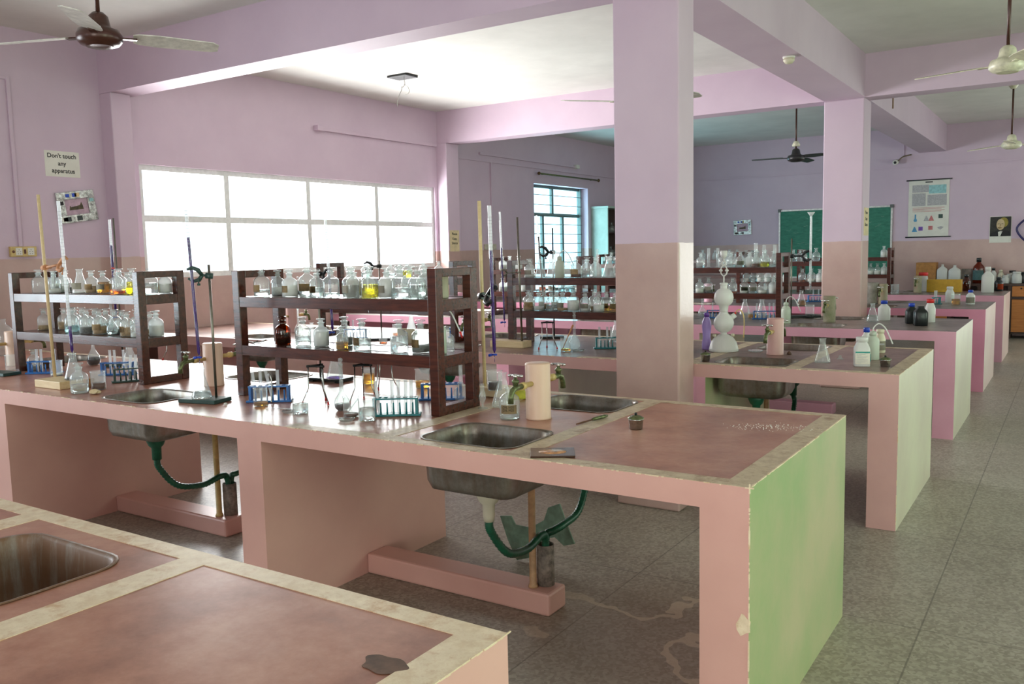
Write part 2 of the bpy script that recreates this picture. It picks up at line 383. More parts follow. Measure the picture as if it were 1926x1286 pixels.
for i, o in enumerate(SOUTH):
    b = B(); w = .05
    for a, c in ((o[0], o[0]+w), (o[1]-w, o[1]), ((o[0]+o[1])/2-w/2, (o[0]+o[1])/2+w/2)): b.box(a, c, S_-.12, S_-.07, o[2], o[3])
    for a, c in ((o[2], o[2]+w), (o[3]-w, o[3])): b.box(o[0]+w, o[1]-w, S_-.119, S_-.071, a, c)
    f = struct('window_%d' % (9+i), b, 'frame_w')
    B().box(o[0]+w, o[1]-w, S_-.098, S_-.092, o[2]+w, o[3]-w).obj('window_pane', 'pane', f)

# ------------------------------------------------------------------ benches
def rrect(hw, hd, r, n=5):
    o = []
    for cx, cy, a0 in ((hw-r, hd-r, 0), (-hw+r, hd-r, 90), (-hw+r, -hd+r, 180), (hw-r, -hd+r, 270)):
        for k in range(n+1): a = R(a0+90*k/n); o.append((cx+r*cos(a), cy+r*sin(a)))
    return o
HW, HD = .232, .186
def holed_cell(b, x0, x1, y0, y1, cx, cy, z0, z1, top, bot):
    inner = rrect(HW, HD, .085)
    rings = []
    for z in (z0, z1):
        I = [b.bm.verts.new((cx+p[0], cy+p[1], z)) for p in inner]
        O = []
        for p in inner:
            t = min((((x1 if p[0] > 0 else x0)-cx)/p[0]) if abs(p[0]) > 1e-6 else 9e9, (((y1 if p[1] > 0 else y0)-cy)/p[1]) if abs(p[1]) > 1e-6 else 9e9)
            O.append([cx+p[0]*t, cy+p[1]*t])
        for X, Y in ((x0, y0), (x0, y1), (x1, y0), (x1, y1)):
            k = min(range(len(O)), key=lambda i: (O[i][0]-X)**2+(O[i][1]-Y)**2); O[k] = [X, Y]
        O = [b.bm.verts.new((*p, z)) for p in O]; rings.append((I, O))
    n = len(inner); (I0, O0), (I1, O1) = rings
    for k in range(n):
        j = (k+1) % n
        b.face([I1[k], I1[j], O1[j], O1[k]], top); b.face([I0[k], O0[k], O0[j], I0[j]], bot)
        b.face([I0[k], I0[j], I1[j], I1[k]], top)
ZT, ZU = .9, .818
def strips_chips(b, pts, n, zj=.004):
    for _ in range(n):
        k = random.randrange(len(pts)-1); t = random.random(); a, c = Vector(pts[k]), Vector(pts[k+1])
        p = a.lerp(c, t); d = (c-a).normalized(); L = random.choice((.006, .01, .016, .03))*random.uniform(.6, 1.5); h = random.uniform(.002, zj)
        rot = d.to_track_quat('X', 'Z').to_matrix()
        b.rbox(p, (L, h*1.5, h*1.2), rot)
def bench(y0, d, x1, x0, mats, label, sinks=3, chips=0, detail=True, first=None, extra=None, bo=.245, strip=None):
    paint, top, stone, end = mats
    rt = thing('lab_bench', label, 'lab bench', ((x0+x1)/2, y0+d/2, 0), 0, 'concrete laboratory benches')
    off = Vector((-(x0+x1)/2, -(y0+d/2), 0)); T = Matrix.Translation(off)
    y1 = y0+d; b = B(); cols = []
    xs_list = [x1-1.155-2.2*k for k in range(sinks)]
    if first is not None: xs_list[0] = first
    edges = [x1]
    for xs in xs_list: edges += [xs+.29, xs-.29]
    edges.append(x0)
    for i in range(len(edges)-1):
        xb, xa = edges[i], edges[i+1]
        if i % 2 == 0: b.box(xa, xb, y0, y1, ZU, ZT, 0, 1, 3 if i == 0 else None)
        else:
            cx = (xa+xb)/2; ya, yb = y0+.5, y1-bo-.245
            holed_cell(b, xa, xb, y0, ya, cx, y0+.26, ZU, ZT, 1, 0)
            holed_cell(b, xa, xb, yb, y1, cx, y1-bo, ZU, ZT, 1, 0)
            for f_ in ((y0, 1), (y1, -1)):
                v = [b.bm.verts.new(q) for q in ((xa, f_[0], ZU), (xb, f_[0], ZU), (xb, f_[0], ZT), (xa, f_[0], ZT))]; b.face(v, 0)
            b.box(xa, xb, ya, yb, ZU, ZT, 0, 1)
    b.xf(T); b.obj('worktop', [paint, top, stone, end], rt)
    s = B(); zt = ZT+.0015; zb = ZT-.01
    s.box(x1-.085, x1-.0005, y0+.0005, y1-.0005, zb, zt)
    s.box(x0, x1-.085, y1-.058, y1-.0005, zb, zt)
    xa = x1-2.05
    s.box(xa, x1-.085, y0+.0005, y0+.07, zb, zt)
    for u, v in ((strip or (xs_list[0]+.238, xs_list[0]+.322)), (xs_list[0]-.41, xs_list[0]-.32)) if strip else ((xs_list[0]+.238, xs_list[0]+.322), (xs_list[0]-.41, xs_list[0]-.32)): s.box(u, v, y0+.07, y1-.058, zb, zt)
    s.xf(T); s.obj('border_inlay', stone, rt)
    for k in range(4):
        xb = x1-2.2*k if k == 0 else x1-2.2*k; wd = .16
        if xb-wd < x0: break
        l = B().box(xb-wd, xb, y0, y1, 0, ZU, 0, None, 1); l.xf(T)
        l.obj('support_panel', [paint, end if k == 0 else ('end_creamlit' if end in ('end_greenlit', 'end_creamlit') and k == 1 and y0 > 2 else paint)], rt)
    if extra is not None:
        l = B().box(extra[0], extra[1], y0+.001, y1-.001, 0, ZU, 0, None, 1); l.xf(T); l.obj('support_panel', ['pink', 'end_greenlit'], rt)
    if detail:
        for k in range(sinks):
            xr = x1-2.2*(k+1); xe = x1-1.11-2.2*k
            if extra is not None and k == 0: xr, xe = extra[1], -.5
            kb = B().box(xr, xe, y0+.645, y0+.80, 0, .105); kb.xf(T); kb.obj('kerb', paint, rt, .012)
    if chips:
        c = B(); strips_chips(c, [(x1-4.5, y0, ZT), (x1, y0, ZT)], chips); strips_chips(c, [(x1, y0, ZT), (x1, y1, ZT)], chips); strips_chips(c, [(x1, y0, .02), (x1, y0, ZT)], chips//2)
        c.xf(T); c.obj('chipped_paint', 'stone', rt)['kind'] = 'stuff'
    return xs_list
BENCH = [
 (-2.54, 1.325, -.084, ('salmon', 'oxide', 'stone', 'salmon'), 'nearest bench at the bottom, red oxide top with bright cream border'),
 (0, 1.311, 0, ('salmon', 'oxide', 'stone_d', 'end_greenlit'), 'second bench from the front, salmon legs and green-lit end panel'),
 (2.638, 1.37, 0, ('rose', 'oxide_dark', 'stone_d', 'end_creamlit'), 'third bench, brown top and cream-lit end panel, behind the big pillar'),
 (5.335, 1.341, 0, ('pink', 'oxide_glare', 'oxide_glare', 'end_creamlit'), 'fourth bench, mauve pink front and glare-grey top with black jars'),
 (8.02, 1.366, 0, ('pinkd', 'oxide_glare', 'oxide_glare', 'end_pink'), 'fifth bench, deep mauve front, starting behind the back pillar'),
 (10.746, 1.277, 0, ('pink', 'oxide_glare', 'oxide_glare', 'end_pink'), 'farthest bench, mauve pink, in front of the wooden cabinet'),
]
SX = []
for i, (y0, d, x1, mt, lab) in enumerate(BENCH):
    SX.append(bench(y0, d, x1, -7.09 if i != 0 else -5.2, mt, lab, (2, 3, 3, 3, 2, 1)[i], (150, 130, 70, 0, 0, 0)[i], i < 4, {0: -1.335, 2: -.885}.get(i), (-1.199, -1.13) if i == 2 else None, .315 if i == 0 else .245, (-1.01, -.92) if i == 0 else None))
b1 = [o for o in bpy.data.objects if o.name == 'lab_bench.001'][0]
pt = Vector((-0.016, 0.000, 0.4610))
patch = B().prism([(.02*cos(a)*(1+.3*sin(2.3*a)), .034*sin(a)*(1+.25*cos(3.1*a))) for a in [2*PI*k/12 for k in range(12)]], 0, .0012).xf(FACE_S.to_4x4()).obj('knocked_patch', 'stone', b1)
patch.location = pt-b1.location
def basin(mat):
    b = B(); pr = ((.009, .0022), (-.002, .0018), (-.008, -.006), (-.012, -.05), (-.02, -.17), (-.036, -.2), (-.076, -.215))
    rings = []
    for o, z in pr: rings.append([b.bm.verts.new((p[0], p[1], z)) for p in rrect(HW-.004+o, HD-.004+o, max(.03, .081+o))])
    for o, z in ((-.074, -.222), (-.032, -.207), (-.015, -.174), (-.007, -.05), (-.003, -.012), (-.003, .0005), (.009, .0005)):
        rings.append([b.bm.verts.new((p[0], p[1], z)) for p in rrect(HW-.004+o, HD-.004+o, max(.03, .081+o))])
    n = len(rings[0])
    for a, c in zip(rings, rings[1:]+rings[:1]):
        if a is rings[6]: continue
        for k in range(n): b.face([a[k], a[(k+1) % n], c[(k+1) % n], c[k]], 0, True)
    b.face(rings[6]); b.face(rings[7])
    return b.mesh('basin', mat)
ME_B, ME_BR = basin('sink'), basin('sink_r')
CUP = B().lathe([(.0, 0), (.05, 0), (.052, -.02), (.04, -.05), (.026, -.064), (.025, -.11), (.021, -.135), (0, -.135)], 16)
ME_CUPW = CUP.mesh('drain_cup', 'ivory')
def cupg(): return B().lathe([(.0, 0), (.05, 0), (.052, -.02), (.04, -.05), (.026, -.064), (.025, -.13), (0, -.13)], 16).mesh('drain_cup', 'green')
ME_CUPG = cupg()
WASTE = B().lathe([(.0, 0.001), (.03, .001), (.034, 0), (.03, .003), (.012, .002), (0, .002)], 16).mesh('drain_grate', 'steel')
def sink(x, y, label, mat=None, cup=None, hose=None):
    # the rim lies in the worktop opening, its bowl hangs below
    s = link('sink', ME_BR if mat == 'rust' else ME_B, None, (x, y, ZT+.0015)); tag(s, label, 'sink', 'steel sinks let into the benches')
    link('drain_grate', WASTE, s, (0, 0, -.2145))
    if cup: link('drain_cup', ME_CUPG if cup == 'green' else ME_CUPW, s, (0, 0, -.222))
    if hose:
        fine = bez(hose, 15); rr = [.0188 if k % 2 else .0148 for k in range(len(fine))]
        h = B().tube([Vector(p)-Vector((x, y, ZT+.0015)) for p in fine], rr, 10)
        h.obj('drain_hose', 'hose', s)
    return s
def tap_mesh():
    b = B()
    b.tube([(0, 0, 0), (0, -.05, 0), (0, -.075, -.008), (0, -.088, -.03), (0, -.09, -.062)], [.012, .013, .013, .012, .013], 12)
    b.lathe([(0, 0), (.011, 0), (.012, .02), (.016, .024), (.016, .032), (.008, .036), (.007, .05), (0, .05)], 12, (0, -.05, .0))
    return b.mesh('tap', 'brass')
def handle_mesh():
    b = B(); b.tube([(-.03, 0, .052), (0, 0, .055), (.03, 0, .052)], [.006, .0055, .006], 8); b.lathe([(0, .04), (.009, .04), (.01, .056), (0, .06)], 10)
    b.lathe([(.001, -.006), (.007, -.005), (.008, 0), (.007, .005), (.001, .006)], 8, (-.03, 0, .052)); b.lathe([(.001, -.006), (.007, -.005), (.008, 0), (.007, .005), (.001, .006)], 8, (.03, 0, .052)); return b.mesh('tap_handle', 'chrome')
ME_TAP, ME_HAN = tap_mesh(), handle_mesh()
def elbow_mesh(): return B().tube([(0, -.05, 0), (0, -.11, 0), (0, -.111, 0), (0, -.135, 0)], [.0115, .0115, .0165, .0165], 12).mesh('supply_pipe', 'pvc')
ME_ELB = elbow_mesh()
def water_post(x, y, paint, label, taps=True):
    p = B().lathe([(.0, 0), (.058, 0), (.0555, .006), (.0555, .24), (.053, .246), (0, .246)], 28).obj('water_post', paint, None)
    p.location = (x, y, ZT+.0006); tag(p, label, 'water post', 'round water posts between the sinks')
    for rz in ((0, PI) if taps else (0,)):
        e = link('supply_pipe', ME_ELB, p, (0, 0, .16 if rz == 0 else .165), rz)
        t = link('tap', ME_TAP, e, (0, -.13, 0)); link('tap_handle', ME_HAN, t, (0, -.05, 0))
    return p
def standpipe(x, y, z1, label, mat='pvc_tan'):
    o = B().lathe([(0, 0), (.024, 0), (.02, .012), (.0165, .016), (.0165, z1-.107), (0, z1-.107)], 14).obj('water_pipe', mat, None); o.location = (x, y, .106)
    tag(o, label, 'pipe', 'upright pipes under the benches'); return o
def stub(x, y, label):
    b = B().lathe([(0, 0), (.0405, 0), (.0405, .19), (.0368, .19), (.0368, .02), (0, .02)], 18, closed=False); o = b.obj('drain_stub', 'grey_pipe', None); o.location = (x, y, .106)
    tag(o, label, 'drain pipe', 'grey drain stubs on the kerbs'); return o
nm = ['nearest bench', 'second bench', 'third bench', 'fourth bench', 'fifth bench', 'farthest bench']
for i in range(6):
    y0, d, x1 = BENCH[i][:3]
    for k, x in enumerate(SX[i]):
        where = ('east end', 'middle', 'window end')[k]
        f, bk = (x, y0+.26), (x, y0+d-(.245 if i else .315))
        cup = None; hose = hb = None
        if i in (1, 2): cup = 'white' if (i, k) == (1, 0) else 'green'
        if i == 1 and k < 2 or (i, k) == (2, 0):
            hose = [(f[0], f[1], .555), (f[0]+.0, f[1]+.01, .5), (f[0]+.02, f[1]+.1, .385), (f[0]+.0, f[1]+.28, .34), (f[0]-.012, f[1]+.42, .358), (f[0]-.018, f[1]+.465, .335), (f[0]-.022, f[1]+.475, .25)]
            hb = [(bk[0], bk[1], .555), (bk[0]+.01, bk[1]-.0, .5), (bk[0]+.01, bk[1]-.08, .39), (bk[0]-.0, bk[1]-.2, .36), (bk[0]-.02, bk[1]-.27, .345), (bk[0]-.038, bk[1]-.29, .335), (bk[0]-.042, bk[1]-.298, .27)]
        if i == 0 and k > 0 : continue
        front = sink(*f, 'steel sink at the %s of the %s, on the side nearer the viewer' % (where, nm[i]), None, cup, hose)
        if i == 0:
            sink(bk[0], bk[1], 'rust-stained steel sink in the nearest bench, beside its cream strip', 'rust')
            continue
        sink(*bk, 'steel sink at the %s of the %s, on its far side' % (where, nm[i]), None, cup if hb else None, hb)
        post_m = {1: 'post', 2: 'rose', 3: 'mossy' if k == 0 else 'pink', 4: 'mossy' if k == 0 else 'pink', 5: 'mossy' if k == 0 else 'pink'}[i]
        water_post(x, y0+.66, post_m, 'round concrete water post between the sinks at the %s of the %s' % (where, nm[i]))
        if hose:
            standpipe(x-.066, y0+.693, ZU, 'thin upright water pipe below the %s of the %s' % (where, nm[i]), 'pvc_tan' if k == 0 else 'pvc')
            stub(x-.032, y0+.75, 'short grey drain pipe on the kerb below the %s of the %s' % (where, nm[i]))
# broken green rubber sheet on the floor behind the drain pipe
sheet = [(-1.727, 1.200, 0.2260), (-1.647, 1.200, 0.2430), (-1.622, 1.200, 0.1980), (-1.540, 1.200, 0.1900), (-1.469, 1.200, 0.2350), (-1.445, 1.200, 0.3050), (-1.381, 1.200, 0.3330), (-1.342, 1.200, 0.2280), (-1.294, 1.200, 0.1350), (-1.366, 1.200, 0.1080), (-1.416, 1.200, 0.1480), (-1.481, 1.200, 0.1280), (-1.531, 1.200, 0.0820), (-1.543, 1.200, 0.0270), (-1.623, 1.200, 0.0020), (-1.676, 1.200, 0.1050)]
sx = sum(p[0] for p in sheet)/len(sheet); sz0 = min(p[2] for p in sheet)
b = B(); b.prism([(p[0]-sx, p[2]-sz0) for p in sheet], -.004, .004)
bmesh.ops.triangulate(b.bm, faces=[f for f in b.bm.faces if len(f.verts) > 4])
for v in b.bm.verts: v.co.z += .03*sin(v.co.x*12)+.05*(v.co.y-.15)*-1
b.xf(Matrix(((1, 0, 0), (0, 0, 1), (0, 1, 0))).to_4x4())
o = b.obj('rubber_sheet', 'sheet', None); o.location = (sx, 1.2, .004)
tag(o, 'torn dusty green rubber sheet leaning under the second bench beside the drain pipe', 'rubber sheet')

# ------------------------------------------------------------------ bottle racks
def rack(x0, x1, y0, label, dep=.315, y_off=.48):
    r = thing('bottle_rack', label, 'rack', ((x0+x1)/2, y0+y_off+dep/2, ZT+.0006), 0, 'dark wooden two-shelf bottle racks')
    L = x1-x0; d2 = dep/2
    for s in (-1, 1):
        xa, xb = sorted((s*L/2, s*(L/2-.05))); b = B()
        b.box(xa, xb, -d2, -d2+.05, 0, .665); b.box(xa, xb, d2-.05, d2, 0, .665)
        for za, zb in ((.627, .6649), (.0005, .042), (.47, .525), (.215, .27)): b.box(xa+.001, xb-.001, -d2+.05, d2-.05, za, zb)
        b.obj('end_frame', 'wood', r, .003)
    for z in (.525, .27):
        b = B(); b.box(-L/2+.05, L/2-.05, -d2+.002, -d2+.027, z-.052, z+.002); b.box(-L/2+.05, L/2-.05, d2-.027, d2-.002, z-.052, z+.002)
        b.box(-L/2+.05, L/2-.05, -d2+.027, d2-.027, z-.02, z-.0005)
        b.obj('shelf', 'wood', r, .002)
    return r
rack(-2.93, -1.565, 0, 'dark wooden bottle rack in the middle of the second bench')
rack(-5.2, -3.76, 0, 'dark wooden bottle rack at the left of the second bench')
rack(-2.93, -1.565, 2.638, 'dark wooden bottle rack on the third bench, partly behind the big pillar')
rack(-5.02, -3.45, 2.638, 'dark wooden bottle rack on the third bench in front of the wide window')
rack(-2.91, -1.565, 5.335, 'dark wooden bottle rack on the fourth bench right of the big pillar')
rack(-4.95, -3.75, 5.335, 'dark wooden bottle rack on the fourth bench towards the grilled window')
rack(-2.91, -1.6, 8.02, 'dark wooden bottle rack on the fifth bench behind the back pillar')
rack(-4.95, -3.75, 8.02, 'dark wooden bottle rack on the fifth bench towards the white cupboard')
rack(-2.86, -1.5, 10.746, 'dark wooden bottle rack on the farthest bench before the chalkboard')
rack(-4.8, -3.6, 10.746, 'dark wooden bottle rack on the farthest bench below the small framed picture')
ZA, ZB = ZT+.5262, ZT+.2712
RACKS = [(o.location.x, o.location.y, o) for o in bpy.data.objects if o.name.startswith('bottle_rack')]

# ------------------------------------------------------------------ glassware prototypes (shared meshes)
MC = {}
def cached(key, fn):
    if key not in MC: MC[key] = fn()
    return MC[key]
PROF = {   # outer wall profiles; third entry = inner radius function for contents
 'reagent': [(0, 0), (.036, 0), (.039, .004), (.039, .07), (.036, .083), (.026, .093), (.0155, .099), (.014, .104), (.014, .114), (.0185, .118), (.0185, .121), (.012, .121)],
 'flask': [(0, 0), (.04, 0), (.0425, .004), (.041, .012), (.0165, .098), (.0155, .104), (.0155, .125), (.0195, .13), (.0175, .131)],
 'beaker': [(0, 0), (.033, 0), (.0355, .004), (.0355, .088), (.039, .094), (.0375, .0945)],
 'volflask': [(0, 0), (.022, 0), (.034, .012), (.0375, .03), (.034, .05), (.02, .072), (.011, .09), (.009, .105), (.009, .215), (.0125, .219), (.0125, .222), (.009, .222)],
 'cylinder': [(0, 0), (.03, 0), (.03, .006), (.0145, .01), (.0145, .2), (.0175, .205), (.016, .206)],
 'jug': [(0, 0), (.068, 0), (.072, .008), (.072, .13), (.066, .16), (.045, .185), (.024, .2), (.022, .225), (.028, .23), (.026, .232)],
 'smalljar': [(0, 0), (.03, 0), (.032, .004), (.032, .075), (.03, .078), (.0, .078)],
}
def rad_at(pr, z):
    for (r0, z0), (r1, z1) in zip(pr, pr[1:]):
        if z0 <= z <= z1 and z1 > z0: return r0+(r1-r0)*(z-z0)/(z1-z0)
    return pr[-1][0]
def fill_mesh(kind, lvl, mat):
    pr = PROF[kind]; zt = lvl; q = [(0, .004)]
    r0 = rad_at(pr, .006)-.003; q.append((max(.004, r0), .004))
    zs = [z for r, z in pr if .008 < z < zt-.004]
    for z in zs: q.append((max(.003, rad_at(pr, z)-.0028), z))
    q += [(max(.003, rad_at(pr, zt)-.0028), zt), (0, zt)]
    return B().lathe(q, 24).mesh('contents', mat)
def body_mesh(kind, mat): return B().lathe(PROF[kind], 26, closed=False).mesh('glass_body', mat)
def stop_reagent(mat='glass'): return B().lathe([(0, .108), (.0105, .108), (.012, .122), (.011, .128), (.012, .131), (.021, .134), (.0225, .137), (.02, .1395), (0, .141)], 20).mesh('stopper', mat)
def stop_vol(): return B().lathe([(0, .21), (.007, .21), (.0085, .223), (.006, .228), (.009, .234), (.011, .241), (.009, .248), (0, .251)], 16).mesh('stopper', 'glass')
def label_mesh(mat, kind='reagent'):
    b = B(); n = 8; r = PROF[kind][3][0]+.0006; a = [R(-48+96*k/n) for k in range(n+1)]
    lo = [b.bm.verts.new((r*sin(t), -r*cos(t), .024)) for t in a]; hi = [b.bm.verts.new((r*sin(t), -r*cos(t), .058)) for t in a]
    for k in range(n): b.face([lo[k], lo[k+1], hi[k+1], hi[k]], 0, True)
    bmesh.ops.solidify(b.bm, geom=b.bm.faces[:], thickness=-.0004)
    return b.mesh('paper_label', mat)
CAM_DIR = R(-33)
def glassware(kind, loc, label, cat, group=None, sc=1, fill=None, lvl=.03, stopper=True, lab=None, glass='glass', rz=None, name=None):
    nmz = name or {'reagent': 'reagent_bottle', 'flask': 'conical_flask', 'beaker': 'beaker', 'volflask': 'volumetric_flask', 'cylinder': 'measuring_cylinder', 'jug': 'glass_jug', 'smalljar': 'specimen_jar'}[kind]
    t = thing(nmz, label, cat, loc, random.uniform(-.5, .5) if rz is None else rz, group, sc)
    link('glass_body', cached((kind, glass), lambda: body_mesh(kind, glass)), t)
    if stopper and kind == 'reagent': link('stopper', cached('sr'+glass, lambda: stop_reagent(glass if glass != 'amber' else 'amber')), t)
    if stopper and kind == 'volflask': link('stopper', cached('sv', stop_vol), t)
    if fill: link('contents', cached((kind, fill, lvl), lambda: fill_mesh(kind, lvl, fill)), t)
    if lab: link('paper_label', cached(('lab', kind, lab), lambda: label_mesh(lab, kind)), t)
    return t
ORD = ['', 'first', 'second', 'third', 'fourth', 'fifth', 'sixth', 'seventh', 'eighth', 'ninth', 'tenth', 'eleventh', 'twelfth', 'thirteenth', 'fourteenth', 'fifteenth', 'sixteenth', 'seventeenth', 'eighteenth', 'nineteenth', 'twentieth']
LOOK = {None: 'empty', 'water': 'part-filled clear', 'powder': 'white powder', 'tan': 'tan powder', 'grey': 'grey granule', 'yellow': 'yellow liquid', 'gold': 'amber liquid', 'orange': 'orange liquid', 'dark': 'dark liquid', 'teal': 'pale teal liquid', 'brownl': 'brown liquid', 'purple_l': 'violet liquid'}
CATS = {'reagent': 'bottle', 'flask': 'flask', 'volflask': 'flask', 'beaker': 'beaker', 'cylinder': 'measuring cylinder', 'jug': 'jug', 'smalljar': 'jar'}
KINDN = {'reagent': 'bottle', 'flask': 'conical flask', 'volflask': 'long-necked flask', 'beaker': 'beaker', 'cylinder': 'measuring cylinder', 'jug': 'jug', 'smalljar': 'jar'}
PEND = []
RADS = {'reagent': .039, 'flask': .0425, 'volflask': .0375, 'beaker': .039, 'cylinder': .03, 'jug': .072, 'smalljar': .032}
def row(where, group, items):
    """items: (kind, location, scale, contents, level, paper label, stopper, glass) from left to right"""
    for i, it in enumerate(items):
        kind, loc, sc, fill, lvl, lab, st, gl = (list(it)+[None]*8)[:8]
        st = True if st is None else st; gl = gl or 'glass'
        desc = 'amber glass' if gl == 'amber' else ('frosted' if gl == 'frost' else 'glass')
        look = LOOK[fill]
        txt = (look, desc, KINDN[kind], where)
        PEND.append([kind, list(loc), txt, CATS[kind], group, sc, fill, lvl or .03, st, lab, gl])
FR, BK = .565, .70
row('upper shelf of the middle rack', 'bottles on the middle rack', [
 ('reagent', (-2.797, 0.565, 1.4262), 1.08, 'water', .035, 'label_tan'),
 ('reagent', (-2.823, 0.700, 1.4262), .95, 'powder', .045, None),
 ('reagent', (-2.585, 0.565, 1.4262), 1.0, 'powder', .06, 'label_tan', True, 'frost'),
 ('reagent', (-2.692, 0.735, 1.4262), .8, 'grey', .03, None, False),
 ('reagent', (-2.551, 0.655, 1.4262), 1.12, 'water', .045, 'label_tan'),
 ('reagent', (-2.384, 0.560, 1.4262), .98, 'water', .05, 'label_tan'),
 ('reagent', (-2.286, 0.560, 1.4262), 1.06, 'water', .022, None),
 ('reagent', (-2.152, 0.560, 1.4262), 1.06, 'water', .058, 'label_white'),
 ('reagent', (-2.221, 0.690, 1.4262), 1.0, 'tan', .08, None, False, 'frost'),
 ('reagent', (-2.204, 0.735, 1.4262), .9, 'yellow', .06, None),
 ('reagent', (-2.015, 0.560, 1.4262), 1.08, 'yellow', .06, None),
 ('reagent', (-1.962, 0.590, 1.4262), 1.02, 'powder', .085, 'label_white', True, 'frost'),
 ('reagent', (-1.840, 0.560, 1.4262), 1.1, 'water', .045, None),
 ('reagent', (-1.892, 0.700, 1.4262), 1.08, None, 0, None),
 ('reagent', (-1.743, 0.570, 1.4262), 1.06, 'water', .06, None),
 ('reagent', (-1.812, 0.710, 1.4262), 1.08, 'powder', .04, None),
])
row('lower shelf of the middle rack', 'bottles on the middle rack', [
 ('reagent', (-2.715, 0.620, 1.1712), 1.05, 'dark', .06, None, True, 'amber'),
 ('reagent', (-2.563, 0.620, 1.1712), 1.05, 'water', .045, None),
 ('reagent', (-2.430, 0.620, 1.1712), 1.02, 'powder', .075, None, True, 'frost'),
 ('reagent', (-2.222, 0.555, 1.1712), .8, 'gold', .045, None),
 ('reagent', (-2.334, 0.690, 1.1712), 1.06, 'grey', .04, 'label_tan'),
 ('reagent', (-2.097, 0.565, 1.1712), 1.1, 'water', .05, 'label_tan'),
 ('reagent', (-1.861, 0.565, 1.1712), 1.1, 'water', .07, None),
 ('reagent', (-1.759, 0.600, 1.1712), 1.1, 'grey', .03, 'label_tan'),
 ('reagent', (-1.671, 0.690, 1.1712), .85, None, 0, None),
])
row('upper shelf of the left rack', 'bottles on the left rack', [
 ('reagent', (-5.045, 0.600, 1.4262), 1.12, None, 0, None),
 ('cylinder', (-5.171, 0.740, 1.4262), .68, 'powder', .19, None, False, 'frost'),
 ('reagent', (-4.849, 0.600, 1.4262), 1.05, 'powder', .03, 'label_white'),
 ('reagent', (-4.887, 0.670, 1.4262), 1.1, 'powder', .04, 'label_white'),
 ('reagent', (-4.937, 0.750, 1.4262), 1.05, 'grey', .03, None),
 ('flask', (-4.571, 0.610, 1.4262), 1.2, 'powder', .01, 'label_white', False),
 ('reagent', (-4.449, 0.630, 1.4262), 1.05, 'tan', .045, 'label_tan'),
 ('reagent', (-4.386, 0.660, 1.4262), 1.03, 'gold', .07, 'label_white'),
 ('reagent', (-4.341, 0.690, 1.4262), 1.05, 'orange', .025, 'label_tan'),
 ('reagent', (-4.110, 0.590, 1.4262), 1.12, 'orange', .02, None),
 ('reagent', (-4.243, 0.730, 1.4262), .95, 'yellow', .05, None),
 ('reagent', (-4.014, 0.615, 1.4262), 1.12, 'yellow', .068, None),
 ('reagent', (-3.882, 0.690, 1.4262), 1.1, 'water', .06, None),
 ('reagent', (-3.840, 0.760, 1.4262), 1.0, 'powder', .06, None, True, 'frost'),
])
row('lower shelf of the left rack', 'bottles on the left rack', [
 ('reagent', (-5.092, 0.640, 1.1712), 1.06, 'tan', .03, None),
 ('reagent', (-4.984, 0.720, 1.1712), 1.05, 'tan', .05, None),
 ('reagent', (-4.683, 0.600, 1.1712), 1.15, 'teal', .04, None),
 ('reagent', (-4.853, 0.745, 1.1712), 1.1, None, 0, None),
 ('reagent', (-4.528, 0.610, 1.1712), 1.12, 'grey', .035, None),
 ('reagent', (-4.781, 0.770, 1.1712), 1.1, None, 0, None),
 ('reagent', (-4.617, 0.720, 1.1712), 1.08, None, 0, None),
 ('reagent', (-4.370, 0.600, 1.1712), 1.12, 'tan', .045, 'label_tan'),
 ('reagent', (-4.495, 0.725, 1.1712), 1.1, 'teal', .05, None),
 ('volflask', (-4.234, 0.600, 1.1712), .95, 'water', .04, None, False),
 ('reagent', (-4.399, 0.730, 1.1712), 1.05, 'dark', .03, None),
 ('reagent', (-4.273, 0.690, 1.1712), 1.05, 'grey', .03, None),
 ('reagent', (-4.039, 0.575, 1.1712), 1.08, 'tan', .05, 'label_tan'),
 ('reagent', (-3.925, 0.560, 1.1712), .85, 'powder', .03, None),
 ('reagent', (-4.155, 0.720, 1.1712), 1.1, None, 0, None),
 ('reagent', (-4.024, 0.725, 1.1712), 1.0, 'tan', .03, None),
 ('reagent', (-3.768, 0.650, 1.1712), 1.1, 'powder', .06, None, True, 'frost'),
])
# ---- third bench racks
row('upper shelf left of the big pillar', 'bottles on the rack left of the big pillar', [
 ('reagent', (-2.795, 3.240, 1.4262), 1.05, 'powder', .03, 'label_white'),
 ('flask', (-2.695, 3.240, 1.4262), 1.1, None, 0, None, False),
 ('flask', (-2.653, 3.340, 1.4262), 1.1, None, 0, None, False),
 ('cylinder', (-2.565, 3.240, 1.4262), 1.0, None, 0, None, False),
 ('reagent', (-2.499, 3.340, 1.4262), 1.0, None, 0, None),
 ('reagent', (-2.368, 3.230, 1.4262), 1.1, 'brownl', .025, 'label_tan'),
 ('reagent', (-2.297, 3.250, 1.4262), 1.08, 'water', .03, None),
 ('reagent', (-2.257, 3.330, 1.4262), 1.08, None, 0, None),
 ('volflask', (-2.159, 3.210, 1.4262), .95, None, 0, None, False),
 ('flask', (-2.104, 3.240, 1.4262), 1.2, None, 0, None, False),
 ('reagent', (-2.038, 3.240, 1.4262), 1.05, 'powder', .03, None),
])
